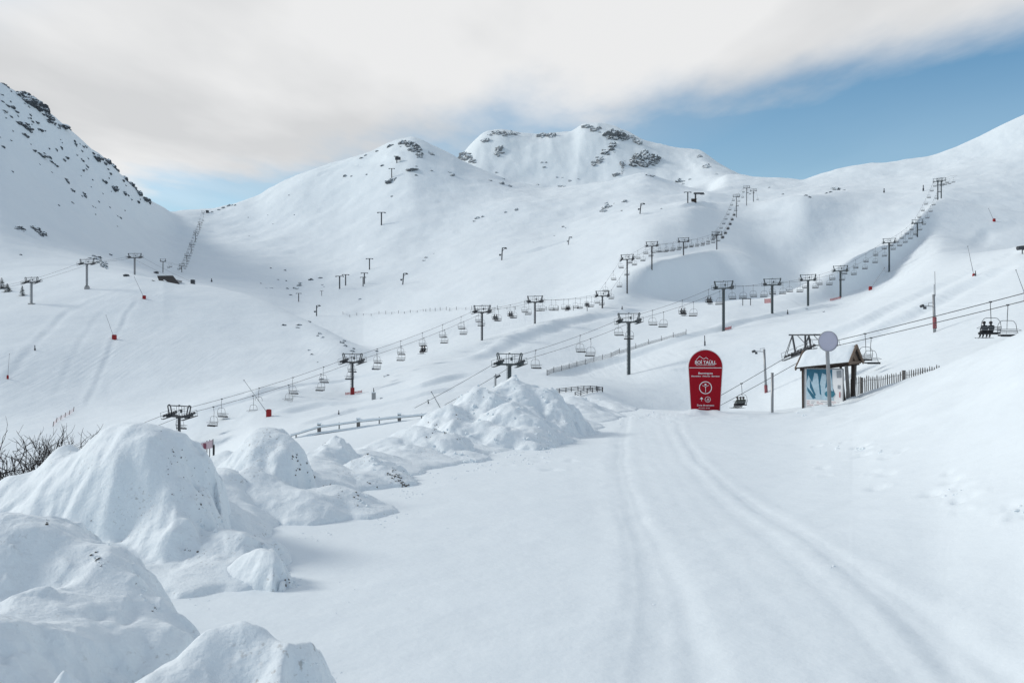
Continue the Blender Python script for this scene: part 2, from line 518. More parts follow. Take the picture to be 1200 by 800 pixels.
Z = lambda y, z: (y, None, z)
LINES = [
    line({-400: Z(0.25, 0), 1600: Z(0.25, 0)}),
    line({-400: Z(4.3, 0.0), 0: Z(4.3, 0.0), 1000: Z(4.3, 0.0), 1100: Z(4.3, 0.0), 1200: Z(4.3, 0.06), 1300: Z(4.0, 0.2), 1600: Z(3.5, 0.6)}),
    line({-400: Z(7, 0.0), 0: Z(7.5, -0.03), 300: Z(8.5, -0.06), 600: Z(9, -0.08), 900: Z(9, -0.08), 1000: Z(9, 0.0), 1100: Z(8.5, 0.18), 1200: Z(8, 0.55), 1300: Z(8, 1.0), 1600: Z(7, 1.5)}),
    line({-400: Z(9, -0.1), 0: Z(9.5, -0.12), 300: Z(13, -0.2), 500: Z(16, -0.32), 600: Z(17, -0.35), 900: Z(17, -0.33), 950: Z(17, -0.25), 1000: Z(17, 0.0), 1050: Z(16, 0.33), 1100: Z(15, 0.72), 1150: Z(13.5, 1.0), 1200: Z(13, 1.45), 1300: Z(12, 1.9), 1600: Z(11, 2.3)}),
    line({-400: Z(11, -0.4), 0: Z(11.5, -0.35), 200: Z(14, -0.35), 300: Z(16, -0.4), 400: Z(19, -0.5), 500: Z(24, -0.6), 600: Z(30, -0.75), 650: (34, 474), 700: (36, 476), 760: (31, 481), 800: (29, 484), 900: (29, 483), 950: (28.5, 479), 1000: (27, 471), 1050: (25, 454), 1100: (24, 434), 1150: (21, 411), 1200: (19, 387), 1300: (17, 350), 1600: (15, 300)}),
    line({-400: Z(60, -14), 0: Z(60, -13), 100: Z(60, -12), 200: Z(58, -8.6), 300: Z(58, -5.6), 340: (58, 514), 400: (58, 505), 500: (58, 489), 600: Z(58, -3.2), 650: Z(58, -3.3), 700: Z(58, -2.7), 760: Z(58, -4.2), 800: Z(60, -5.3), 900: Z(60, -5.6), 1000: Z(60, -3.6), 1100: Z(60, -1.2), 1200: Z(60, 1.2), 1300: Z(60, 2.5), 1600: Z(60, 4)}),
    line({-400: Z(110, -18), 0: Z(110, -17), 100: Z(110, -17), 200: Z(110, -15.2), 300: Z(110, -9.4), 400: Z(110, -7.8), 500: Z(110, -6.0), 600: Z(110, -5.4), 700: Z(110, -4.6), 760: Z(112, -7.4), 800: Z(114, -8.6), 850: Z(116, -8.8), 900: Z(114, -7.2), 950: Z(110, -4.6), 1000: Z(110, -1.4), 1100: Z(110, 3.4), 1200: Z(110, 7.2), 1300: Z(110, 9), 1600: Z(110, 14)}),
    line({-400: Z(145, -16), 0: Z(143, -13.2), 100: Z(142, -12.0), 200: Z(140, -9.2), 230: Z(140, -7.8), 300: Z(148, -6.0), 400: Z(150, -6.9), 413: Z(150, -7.3), 500: Z(150, -3.4), 600: Z(150, -3.2), 700: Z(148, -4.2), 737: Z(147, -3.9), 800: Z(150, -0.8), 900: Z(150, 2.4), 1000: Z(150, 5.8), 1100: Z(152, 11.5), 1200: Z(155, 18.0), 1300: Z(155, 21), 1600: Z(155, 28)}),
    line({-400: (165, 490), 0: (160, 487), 100: (165, 484), 200: (166, 474), 300: (178, 449), 400: (186, 437), 430: (187, 432), 500: (188, 413), 565: (189, 397), 627: (212, 377), 700: (240, 367), 760: (250, 359), 800: (255, 355), 850: (262, 353), 900: (264, 350), 947: (268, 332), 1000: (282, 300), 1050: (338, 283), 1098: (420, 232), 1150: (415, 243), 1200: (410, 252), 1300: (400, 265), 1600: (390, 280)}),
    line({-400: (205, 400), 0: (198, 410), 100: (215, 398), 200: (225, 395), 300: (225, 405), 350: (220, 412), 400: (205, 420), 430: (205, 426), 500: (215, 407), 565: (215, 393), 600: (230, 385), 650: (250, 373), 700: (255, 357), 735: (267, 340), 764: (275, 345), 800: (285, 352), 840: (298, 358), 900: (302, 358), 940: (310, 345), 1000: (325, 318), 1050: (370, 294), 1098: (440, 238), 1150: (445, 252), 1200: (450, 264), 1300: (445, 280), 1600: (440, 290)}),
    line({-400: (300, 325), -100: (290, 333), 0: (280, 338), 60: (285, 332), 100: (290, 326), 158: (295, 322), 200: (300, 329), 250: (300, 335), 300: (290, 348), 350: (270, 371), 400: (240, 396), 430: (228, 410), 460: (250, 403), 500: (288, 386), 565: (290, 374), 600: (290, 367), 650: (290, 358), 700: (288, 336), 735: (284, 318), 764: (288, 307), 801: (317, 299), 840: (356, 293), 860: (356, 294), 875: (350, 300), 900: (345, 317), 940: (340, 341), 1000: (380, 318), 1050: (420, 294), 1098: (468, 246), 1150: (478, 252), 1200: (485, 258), 1300: (480, 262), 1600: (475, 265)}),
    line({-400: (340, 305), 0: (335, 318), 100: (340, 316), 158: (345, 322), 200: (350, 342), 250: (350, 360), 300: (348, 376), 350: (338, 391), 400: (318, 404), 430: (312, 406), 460: (320, 396), 500: (338, 377), 540: (345, 366), 565: (345, 358), 600: (340, 353), 650: (335, 346), 700: (330, 330), 735: (330, 314), 764: (340, 304), 801: (375, 303), 840: (400, 296), 875: (440, 297), 900: (445, 313), 940: (445, 331), 1000: (470, 294), 1050: (485, 272), 1098: (515, 242), 1150: (530, 242), 1200: (540, 240), 1300: (520, 240), 1600: (520, 240)}),
    line({-400: (385, 270), -100: (385, 278), 0: (400, 283), 100: (450, 298), 158: (490, 310), 200: (520, 319), 250: (520, 324), 300: (540, 328), 350: (550, 338), 400: (540, 335), 450: (530, 332), 500: (515, 326), 540: (505, 317), 588: (500, 304), 600: (500, 301), 666: (505, 286), 700: (505, 272), 750: (510, 251), 807: (520, 239), 840: (590, 239), 863: (610, 238), 881: (610, 236), 900: (595, 233), 940: (565, 229), 975: (590, 224), 1000: (608, 225), 1050: (605, 226), 1098: (590, 222), 1150: (595, 219), 1200: (600, 213), 1300: (600, 205), 1600: (600, 195)}),
    line({-400: (450, 165), -100: (460, 190), 0: (470, 225), 100: (540, 258), 158: (590, 285), 200: (640, 298), 240: (650, 301), 300: (660, 303), 350: (670, 303), 400: (660, 299), 450: (640, 293), 480: (640, 289), 510: (635, 285), 540: (620, 281), 600: (600, 273), 666: (600, 267), 700: (600, 257), 750: (600, 243), 800: (615, 238), 850: (665, 238), 900: (665, 233), 940: (650, 229), 1000: (675, 221), 1050: (670, 217), 1098: (655, 210), 1150: (655, 201), 1200: (655, 190), 1300: (650, 172), 1600: (650, 150)}),
    line({-400: (500, 90), -100: (520, 125), 0: (535, 160), 100: (610, 212), 158: (670, 260), 200: (760, 275), 240: (780, 278), 300: (800, 274), 350: (800, 258), 400: (800, 245), 450: (780, 233), 480: (770, 226), 510: (770, 228), 540: (760, 233), 600: (740, 234), 666: (720, 234), 700: (710, 232), 750: (700, 223), 800: (710, 227), 850: (710, 226), 900: (728, 221), 940: (735, 221), 1000: (738, 210), 1050: (732, 206), 1098: (720, 198), 1150: (715, 182), 1200: (705, 165), 1300: (690, 130), 1600: (690, 90)}),
    line({-400: (550, 20), -100: (580, 55), -40: (590, 78), 0: (600, 97), 30: (615, 113), 60: (640, 134), 100: (680, 168), 130: (705, 192), 158: (735, 220), 175: (770, 236), 192: (850, 246), 205: (900, 249), 240: (940, 249), 265: (950, 244), 300: (960, 233), 330: (960, 215), 355: (955, 203), 380: (945, 195), 410: (935, 186), 440: (925, 177), 462: (915, 167), 482: (910, 163), 496: (910, 168), 510: (910, 175), 540: (905, 189), 570: (895, 201), 600: (880, 212), 640: (865, 219), 680: (840, 217), 720: (815, 212), 757: (800, 205), 800: (800, 218), 830: (800, 226), 850: (800, 208), 870: (805, 206), 900: (810, 209), 940: (815, 213), 960: (810, 208), 1000: (805, 197), 1040: (795, 192), 1090: (785, 184), 1110: (775, 176), 1150: (765, 160), 1200: (750, 137), 1300: (730, 90), 1600: (720, 40)}),
    line({-400: Z(700, 150), 0: Z(750, 140), 100: Z(820, 120), 175: Z(950, 90), 205: Z(1050, 125), 300: Z(1080, 130), 480: Z(1030, 165), 540: (1020, 205), 600: (1000, 220), 700: (960, 226), 757: (930, 222), 800: (930, 224), 850: (930, 205), 880: (930, 212), 940: Z(930, 150), 1000: Z(930, 150), 1200: Z(850, 175), 1600: Z(800, 180)}),
    line({-400: Z(900, 120), 0: Z(950, 110), 175: Z(1200, 60), 300: Z(1250, 90), 480: (1180, 215), 520: (1180, 196), 540: (1185, 185), 552: (1190, 171), 566: (1195, 158), 590: (1200, 152), 612: (1200, 157), 630: (1200, 159), 650: (1200, 157), 670: (1200, 157), 682: (1200, 149), 696: (1200, 147), 720: (1200, 150), 740: (1200, 159), 760: (1195, 168), 790: (1190, 176), 822: (1180, 181), 836: (1170, 191), 852: (1165, 202), 880: (1150, 220), 940: Z(1150, 120), 1000: Z(1150, 120), 1200: Z(1050, 110), 1600: Z(1000, 110)}),
    line({-400: Z(1800, 20), 300: Z(1800, 30), 600: Z(1800, 120), 900: Z(1800, 60), 1600: Z(1800, 20)}),
]
# one more survey line halfway up the near slopes: the foot of the dark green lift runs along it
_k3, _y3, _z3 = LINES[7]; _k4, _y4, _z4 = LINES[8]
_mid = {}
for _p in [-400, 0, 100, 200, 300, 400, 500, 600, 700, 780]:
    _a = (np.interp(_p, _k3, _y3), np.interp(_p, _k3, _z3)); _b = (np.interp(_p, _k4, _y4), np.interp(_p, _k4, _z4))
    _mid[_p] = Z((_a[0] + _b[0]) / 2, (_a[1] + _b[1]) / 2)
_mid.update({848: (180, 383), 905: (204, 368), 947: (226, 360), 985: (251, 350), 1042: (299, 320), 1075: (345, 287), 1098: (365, 270), 1150: (345, 288), 1200: (325, 298), 1300: (310, 312), 1600: (280, 325)})
LINES.insert(8, line(_mid))
ROWS = [26, 80, 80, 70, 46, 40, 44, 40, 40, 26, 46, 26, 40, 30, 40, 54, 14, 48, 8]
K = len(LINES)

# bearings: dense in front, coarse round the back
pxd = np.concatenate([np.arange(-400, -60, 14.0), np.arange(-60, 1260, 1.3), np.arange(1260, 1601, 14.0)])
az_f = np.arctan((pxd - 600) / F)
az_b = np.linspace(az_f[-1], 2 * np.pi + az_f[0], 64)[1:]
AZ = np.concatenate([az_f, az_b])
NC = len(AZ)
nf = len(az_f)


def smooth_cols(a, px, sig):
    """gaussian smoothing along bearings on the evenly spaced dense part"""
    g = np.arange(-400, 1601, 1.0)
    v = np.interp(g, px, a)
    k = np.arange(-int(3 * sig), int(3 * sig) + 1)
    w = np.exp(-0.5 * (k / sig) ** 2); w /= w.sum()
    vp = np.pad(v, len(k) // 2, mode='edge')
    return np.interp(px, g, np.convolve(vp, w, mode='valid'))


KR = np.zeros((NC, K)); KZ = np.zeros((NC, K))
for i, (ks, ys, zs) in enumerate(LINES):
    y = np.exp(np.interp(pxd, ks, np.log(ys)))
    # interpolate the sight-line slope, so that crests keep their outline where distance changes fast
    sl = np.interp(pxd, ks, (zs - CZ) / ys) if i >= 4 else None
    sg = 3.5 if i in (16, 18) else 9.0
    y = np.exp(smooth_cols(np.log(y), pxd, 9.0))
    if sl is None:
        z = smooth_cols(np.interp(pxd, ks, zs), pxd, 16.0)
    else:
        z = CZ + smooth_cols(sl, pxd, sg) * y
    r = y / np.cos(az_f)
    KR[:nf, i] = r; KZ[:nf, i] = z
    tb = np.linspace(0, 1, 64)[1:]
    tb = tb * tb * (3 - 2 * tb)
    KR[nf:, i] = r[-1] * (1 - tb) + r[0] * tb
    KZ[nf:, i] = z[-1] * (1 - tb) + z[0] * tb
for i in range(1, K):
    KR[:, i] = np.maximum(KR[:, i], KR[:, i - 1] * 1.02 + 0.2)


def pchip_eval(X, Y, xs):
    """rows: columns of terrain. X,Y [n,K]; xs [n,M] ascending"""
    h = np.diff(X, axis=1); d = np.diff(Y, axis=1) / h
    m = np.zeros_like(Y)
    w1 = 2 * h[:, 1:] + h[:, :-1]; w2 = h[:, 1:] + 2 * h[:, :-1]
    s = d[:, 1:] * d[:, :-1] > 0
    with np.errstate(divide='ignore', invalid='ignore'):
        hm = (w1 + w2) / (w1 / d[:, :-1] + w2 / d[:, 1:])
    m[:, 1:-1] = np.where(s, np.nan_to_num(hm), 0)
    m[:, 0] = d[:, 0]; m[:, -1] = d[:, -1]
    out = np.empty_like(xs)
    j0 = 0
    for k, nrow in enumerate(ROWS):
        a = slice(j0, j0 + nrow + (1 if k == len(ROWS) - 1 else 0))
        t = (xs[:, a] - X[:, k:k + 1]) / h[:, k:k + 1]
        t2 = t * t; t3 = t2 * t
        out[:, a] = (Y[:, k:k + 1] * (2 * t3 - 3 * t2 + 1) + m[:, k:k + 1] * h[:, k:k + 1] * (t3 - 2 * t2 + t)
                     + Y[:, k + 1:k + 2] * (3 * t2 - 2 * t3) + m[:, k + 1:k + 2] * h[:, k:k + 1] * (t3 - t2))
        j0 += nrow
    return out


tt = np.concatenate([k + np.arange(n) / n for k, n in enumerate(ROWS)] + [[K - 1.0]])
NR = len(tt)
kk = np.minimum(tt.astype(int), K - 2); fr = tt - kk
LR = np.log(KR)
R = np.exp(LR[:, kk] * (1 - fr) + LR[:, kk + 1] * fr)
R[:, 0] = KR[:, 0]
H = pchip_eval(KR, KZ, R)
X = R * np.sin(AZ)[:, None]
Y = R * np.cos(AZ)[:, None]
BASE_H = H.copy()


def ground_base(x, y):
    return _ground(x, y, BASE_H)


def _ground(x, y, HH):
    az = math.atan2(x, y)
    if az < AZ[0]:
        az += 2 * math.pi
    c = np.interp(az, AZ, np.arange(NC))
    c0 = int(min(NC - 2, max(0, math.floor(c)))); f = c - c0
    r = math.hypot(x, y)
    return float(np.interp(r, R[c0], HH[c0]) * (1 - f) + np.interp(r, R[c0 + 1], HH[c0 + 1]) * f)


# large and small relief of wind-packed snow, growing with the size of the slopes
far = sstep(70, 260, R); vfar = sstep(330, 700, R)
H += fbm(X, Y, 95, 4, 1) * (0.9 * far + 2.6 * vfar)
H += fbm(X, Y, 26, 4, 5) * (0.22 * sstep(40, 110, R) + 0.30 * far + 0.5 * vfar)
# gullies running down the high faces
gl = np.abs(fbm(X * 1.0, Y * 0.45, 70, 4, 9))
H += (0.22 - gl) * 4.0 * vfar * sstep(900, 1050, R)
# piste: groomed strips and skied-out hummocks
H += fbm(X, Y, 7.5, 3, 13) * 0.10 * sstep(45, 90, R) * (1 - sstep(300, 500, R))
# foreground: soft drift relief
near = 1 - sstep(40, 70, R)
H += fbm(X, Y, 6.0, 3, 21) * 0.05 * near * sstep(3, 8, R)
H += fbm(X, Y, 1.3, 3, 25) * 0.010 * near
# the shoulder of the bank on the right is a little lumpy
bank = sstep(2.2, 5.0, X - 0.16 * Y) * near
H += fbm(X, Y, 2.4, 4, 31) * 0.11 * bank

# wheel ruts of one vehicle, swinging right towards the camera
def ypx(py, drop=0.0):
    return CZ * F / (py - 400)


def rut(ledge, redge, depth, berm):
    global H
    yl = np.array([p[2] for p in ledge]); xl = np.array([(p[0] - 600) / F * p[2] for p in ledge])
    yr = np.array([p[2] for p in redge]); xr = np.array([(p[0] - 600) / F * p[2] for p in redge])
    o = np.argsort(yl); q = np.argsort(yr)
    sel = (Y > 1.0) & (Y < 34) & (np.abs(X) < 9)
    x = X[sel]; y = Y[sel]
    wob = fbm(x * 0, y, 2.2, 3, 61) * 0.05
    a = np.interp(y, yl[o], xl[o]) + wob; b = np.interp(y, yr[q], xr[q]) + wob
    s = 0.24 + 0.08 * pnoise(x * 3, y * 3, 44)
    inside = sstep(0, s, x - a) * sstep(0, s, b - x)
    fade = 1 - sstep(24, 33, y)
    var = 1 + 0.35 * fbm(x, y, 1.6, 3, 41)
    be = np.exp(-((x - a + 0.05) / 0.10) ** 2) + 0.8 * np.exp(-((x - b - 0.05) / 0.10) ** 2)
    mid = np.exp(-((x - (a + b) / 2) / (0.16 * (b - a) + 1e-6)) ** 2)
    H[sel] += fade * (-depth * inside * var + berm * be * (1 + 0.8 * fbm(x, y, 0.35, 3, 47)) + 0.35 * depth * mid * inside)


def edge(pts):
    out = []
    for px, py in pts:
        # depth where the smooth ground projects to this row
        c = int(np.argmin(np.abs(AZ[:nf] - math.atan((px - 600) / F))))
        yy = Y[c]; pr = 400 - (BASE_H[c] - CZ) / np.maximum(yy, 1e-3) * F
        j = np.argmax((pr <= py) & (yy > 1.0))
        out.append((px, py, yy[j]))
    e0 = out[0]
    out.insert(0, (600 + (out[0][0] - 600) * 1.0 + 60, 1400, e0[2] * 0.4))
    return out


rut(edge([(722, 800), (740, 740), (745, 700), (738, 650), (730, 620), (716, 550), (718, 515), (731, 487)]),
    edge([(868, 800), (846, 740), (822, 690), (790, 645), (765, 612), (742, 560), (738, 520), (741, 487)]), 0.026, 0.006)
rut(edge([(1092, 800), (1040, 735), (975, 672), (918, 625), (868, 592), (815, 545), (797, 515), (788, 492)]),
    edge([(1245, 800), (1190, 765), (1110, 715), (1040, 680), (975, 640), (912, 602), (842, 557), (815, 525), (798, 495)]), 0.034, 0.007)
# an older filled-in rut between them
rut(edge([(948, 800), (905, 735), (862, 690), (800, 610), (765, 545), (752, 500)]),
    edge([(985, 800), (935, 735), (888, 690), (815, 610), (772, 545), (757, 500)]), 0.018, 0.004)

# a second, fainter pass of the same vehicle, slightly off line
rut(edge([(690, 800), (712, 735), (722, 690), (722, 640), (708, 575), (709, 530), (722, 489)]),
    edge([(772, 800), (778, 735), (775, 690), (757, 640), (727, 575), (721, 530), (730, 489)]), 0.016, 0.004)
rut(edge([(1030, 800), (985, 735), (935, 685), (880, 630), (835, 590), (795, 545), (775, 500)]),
    edge([(1105, 800), (1045, 735), (985, 685), (915, 630), (860, 590), (810, 545), (783, 500)]), 0.016, 0.004)

# old footprints and dents on the right bank
def dents(px, py, n, sx, sy, rad, dep, seed):
    global H
    r = random.Random(seed)
    for _ in range(n):
        qx = px + r.gauss(0, sx); qy = py + r.gauss(0, sy)
        c = int(np.argmin(np.abs(AZ[:nf] - math.atan((qx - 600) / F))))
        yy = Y[c]; pr = 400 - (BASE_H[c] - CZ) / np.maximum(yy, 1e-3) * F
        j = np.argmax((pr <= qy) & (yy > 2.0))
        x0, y0 = X[c, j], Y[c, j]
        sel = (np.abs(X - x0) < rad * 4) & (np.abs(Y - y0) < rad * 4)
        k = r.uniform(0.6, 1.2)
        d2 = ((X[sel] - x0) ** 2 + ((Y[sel] - y0) * 0.7) ** 2) / (rad * k) ** 2
        H[sel] += 0.5 * dep * k * (-np.exp(-d2) + 0.25 * np.exp(-(np.sqrt(d2) - 1.5) ** 2 * 3)) * (1 + 1.2 * fbm(X[sel], Y[sel], 0.18, 2, seed))


dents(1012, 527, 9, 24, 6, 0.10, 0.07, 1)
dents(1050, 565, 6, 26, 14, 0.10, 0.05, 2)
dents(1122, 578, 6, 10, 7, 0.08, 0.045, 3)
dents(960, 545, 5, 30, 10, 0.09, 0.03, 4)
dents(1190, 606, 3, 8, 8, 0.08, 0.035, 5)
dents(720, 484, 14, 26, 4, 0.16, 0.05, 6)
dents(640, 535, 6, 26, 12, 0.12, 0.04, 7)


# little drifts against the feet of the sign, the post and the shelter
for (px_, y_, am_, rd_) in [(812, 28.0, 0.11, 0.35), (840, 28.1, 0.04, 0.3), (826, 28.6, 0.10, 0.5), (955, 27.0, 0.13, 0.5), (990, 27.2, 0.16, 0.5), (905, 28.1, 0.06, 0.2), (1020, 27.8, 0.10, 0.8)]:
    x_ = (px_ - 600) / F * y_
    H += am_ * np.exp(-(((X - x_) / rd_) ** 2 + ((Y - y_) / (rd_ * 1.3)) ** 2)) * (1 + 0.6 * pnoise(X * 2.5, Y * 2.5, 77))

# pistes: cut edges, cat tracks and ski lines across the slopes
def groove(pl, width, depth, ymin, rise=0.0, seed=0):
    global H
    P2 = []
    for px, py in pl:
        c = int(round(np.interp(math.atan((px - 600) / F), AZ[:nf], np.arange(nf))))
        yy = Y[c]; pr = 400 - (H[c] - CZ) / np.maximum(yy, 1e-3) * F
        ok = np.where((pr <= py) & (yy > ymin))[0]
        j = ok[0] if len(ok) else int(np.argmin(np.where(yy > ymin, pr, 1e9)))
        P2.append((X[c, j], Y[c, j]))
    P2 = np.array(P2)
    lo = P2.min(0) - width * 4; hi = P2.max(0) + width * 4
    sel = (X > lo[0]) & (X < hi[0]) & (Y > lo[1]) & (Y < hi[1])
    x = X[sel] + fbm(X[sel], Y[sel], 14, 2, 150 + seed) * width * 0.6; y = Y[sel]
    best = np.full(x.shape, 1e9); tt_ = np.zeros(x.shape)
    n = len(P2) - 1
    for i in range(n):
        ax, ay = P2[i]; dx, dy = P2[i + 1] - P2[i]
        L2 = dx * dx + dy * dy + 1e-9
        t = np.clip(((x - ax) * dx + (y - ay) * dy) / L2, 0, 1)
        ex = x - ax - t * dx; ey = y - ay - t * dy
        sgn = np.sign(dx * ey - dy * ex)
        d = np.sqrt(ex * ex + ey * ey)
        m = d < np.abs(best)
        best = np.where(m, d * np.where(sgn == 0, 1, sgn), best); tt_ = np.where(m, (i + t) / n, tt_)
    fade = sstep(0, 0.08, tt_) * (1 - sstep(0.92, 1.0, tt_)) * (1 + 0.5 * fbm(x, y, 9, 2, 160 + seed))
    g = np.exp(-(best / width) ** 2)
    lip = np.exp(-((best - 1.5 * width) / width) ** 2)
    H[sel] += fade * (-depth * g + rise * lip)


groove([(640, 442), (690, 431), (730, 422), (780, 405), (848, 386), (905, 371), (960, 361), (1000, 352)], 1.6, 0.45, 110, 0.5, 1)
groove([(560, 425), (600, 405), (640, 390), (700, 372), (760, 362)], 2.0, 0.5, 150, 0.5, 2)
groove([(0, 455), (25, 425), (55, 392), (80, 366), (110, 352), (150, 337), (178, 333)], 1.0, 0.16, 130, 0.12, 3)
groove([(100, 478), (118, 440), (134, 402), (150, 365), (162, 350)], 0.7, 0.12, 120, 0.1, 4)
groove([(60, 470), (85, 420), (110, 375), (130, 358)], 0.8, 0.07, 120, 0.05, 5)
groove([(555, 312), (620, 296), (680, 276), (750, 254), (800, 243), (850, 240)], 3.0, 0.9, 440, 0.7, 6)
groove([(400, 372), (450, 352), (500, 338), (560, 325)], 2.5, 0.5, 330, 0.4, 7)
for k_ in range(3):
    groove([(1005 + 8 * k_, 334 + 4 * k_), (1060 + 6 * k_, 306 + 4.5 * k_), (1110 + 4 * k_, 285 + 4 * k_), (1160, 270 + 3 * k_), (1200, 260 + 4 * k_)], 2.2, 0.22, 160, 0.12, 10 + k_)
groove([(890, 452), (950, 432), (1010, 405), (1070, 372), (1130, 338), (1200, 305)], 2.2, 0.5, 90, 0.5, 20)
groove([(960, 400), (1020, 375), (1090, 340), (1150, 312), (1200, 292)], 2.0, 0.45, 100, 0.4, 21)
groove([(240, 486), (300, 466), (360, 450), (420, 442), (480, 430)], 1.2, 0.25, 100, 0.25, 22)
groove([(330, 486), (380, 474), (440, 466), (500, 452), (560, 436)], 1.2, 0.35, 90, 0.3, 23)
groove([(350, 500), (420, 480), (480, 468), (540, 455)], 1.0, 0.25, 70, 0.25, 24)
groove([(370, 208), (385, 200), (410, 193), (440, 190), (470, 189)], 3.5, 1.4, 700, 0.8, 25)

# churned snow where the road tips over the edge beside the sign
ch = np.exp(-(((X - 5.2) / 3.6) ** 2 + ((Y - 27.0) / 2.6) ** 2))
H += ch * (0.06 * fbm(X, Y, 1.1, 4, 71) + 0.03 * np.abs(fbm(X, Y * 2, 0.6, 3, 73)))


def ground(x, y):
    return _ground(x, y, H)


def at(px, y, dz=0.0):
    """point on the snow at photo column px and distance y"""
    x = (px - 600) / F * y
    return Vector((x, y, ground(x, y) + dz))


def hit(px, py, ymin=3.0):
    """first point of the snow surface seen at photo position (px, py) beyond ymin"""
    c = np.interp(math.atan((px - 600) / F), AZ[:nf], np.arange(nf))
    c = int(round(c))
    yy = Y[c]; pr = 400 - (H[c] - CZ) / np.maximum(yy, 1e-3) * F
    ok = np.where((pr <= py) & (yy > ymin))[0]
    if len(ok) == 0:
        j = int(np.argmin(np.where(yy > ymin, pr, 1e9)))
    else:
        j = ok[0]
    return at(px, yy[j])


def proj(p):
    return (600 + F * p[0] / p[1], 400 - F * (p[2] - CZ) / p[1])


def grid_mesh(name, c0, c1, r0, r1, mat, wrap=False):
    cols = list(range(c0, c1 + 1)) + ([0] if wrap else [])
    n = r1 - r0 + 1
    xs = X[cols, r0:r1 + 1]; ys = Y[cols, r0:r1 + 1]; zs = H[cols, r0:r1 + 1]
    v = np.stack([xs, ys, zs], -1).reshape(-1, 3)
    m = len(cols)
    i = np.arange(m - 1)[:, None]; j = np.arange(n - 1)[None, :]
    a = (i * n + j); q = np.stack([a, a + 1, a + n + 1, a + n], -1).reshape(-1, 4)
    q = q[:, ::-1]
    me = bpy.data.meshes.new(name)
    me.vertices.add(len(v)); me.vertices.foreach_set('co', v.astype(np.float32).ravel())
    me.loops.add(q.size); me.loops.foreach_set('vertex_index', q.astype(np.int32).ravel())
    me.polygons.add(len(q))
    me.polygons.foreach_set('loop_start', np.arange(0, q.size, 4, dtype=np.int32))
    me.polygons.foreach_set('use_smooth', np.ones(len(q), bool))
    me.update(calc_edges=True)
    me.materials.append(MAT[mat])
    o = structure(obj(name, me))
    return o


cum = np.concatenate([[0], np.cumsum(ROWS)])
col_of = lambda px: int(np.argmin(np.abs(pxd - px)))
r_fg = cum[4] + 26
r_mid = cum[12] + 4
snow_field = grid_mesh('snow_field', 0, NC - 1, 0, r_fg, 'snow', wrap=True)
ski_slope = grid_mesh('ski_slope', 0, NC - 1, r_fg, r_mid, 'snow_piste', wrap=True)
c_a = col_of(205); c_b = col_of(925)
mountain_left = grid_mesh('mountain', 0, c_a, r_mid, NR - 1, 'snow_far')
mountain_mid = grid_mesh('mountain', c_a, c_b, r_mid, NR - 1, 'snow_far')
mountain_right = grid_mesh('mountain', c_b, NC - 1, r_mid, NR - 1, 'snow_far', wrap=True)
# centre cap of the ground sheet, right under the camera
cap = MB()
cap.add([(0, 0, 0)] + [(X[i, 0], Y[i, 0], H[i, 0]) for i in range(0, NC)], [(0, (i + 1) % NC + 1, i + 1) for i in range(NC)])
me = cap.mesh('snow_field', 'snow', True)
bm = bmesh.new(); bm.from_mesh(snow_field.data); bm.from_mesh(me); bm.to_mesh(snow_field.data); bm.free()
snow_field.data.update()

# ------------------------------------------------------------------ rocks of the mountainsides (parts of the mountain)
def rock_mesh(name, seed, mat, sub=4):
    r = random.Random(seed)
    bm = bmesh.new()
    bmesh.ops.create_icosphere(bm, subdivisions=sub, radius=1.0)
    planes = []
    for _ in range(13):
        d = Vector((r.gauss(0, 1), r.gauss(0, 1), r.gauss(0, 0.8))).normalized()
        planes.append((d, r.uniform(0.45, 0.85)))
    pts = []
    for v in bm.verts:
        p = v.co.copy()
        for d, k in planes:
            e = p.dot(d) - k
            if e > 0:
                p -= d * e * 0.92
        pts.append(p)
    A = np.array(pts)
    n = pnoise(A[:, 0] * 2.3 + seed, A[:, 1] * 2.3 + A[:, 2] * 1.7, seed) * 0.34 + pnoise(A[:, 0] * 6 + seed, A[:, 1] * 6 - A[:, 2] * 4, seed + 3) * 0.18 + pnoise(A[:, 0] * 14 + seed, A[:, 1] * 14 + A[:, 2] * 9, seed + 5) * 0.09
    for v, p, k in zip(bm.verts, pts, n):
        v.co = p * (1 + k)
    me = bpy.data.meshes.new(name)
    bm.to_mesh(me); bm.free()
    me.materials.append(MAT[mat])
    return me


ROCKS = {m: [rock_mesh('rock', 10 * i + k, m) for i in range(7)] for k, m in enumerate(('rock', 'rock_dark', 'rock_hazed'))}
CLOD = [rock_mesh('snow_clod', 300 + i, 'snow_bank', 2) for i in range(5)]
STONE = [rock_mesh('stone', 200 + i, 'stone', 2) for i in range(5)]


def put_rock(px, py, w, h, mat, parent, ymin=150, r=rnd, sink=0.30, tilt=0.0):
    p = hit(px, py, ymin)
    s = p.y / F
    o = obj('rock', ROCKS[mat][r.randrange(7)], parent)
    o.location = p + Vector((0, 0, -sink * h * s * 0.5))
    o.scale = (w * s * 0.62, max(w, h) * s * 0.5, h * s * 0.75)
    o.rotation_euler = (r.uniform(-0.2, 0.2), tilt + r.uniform(-0.15, 0.15), r.uniform(-0.5, 0.5))
    return o


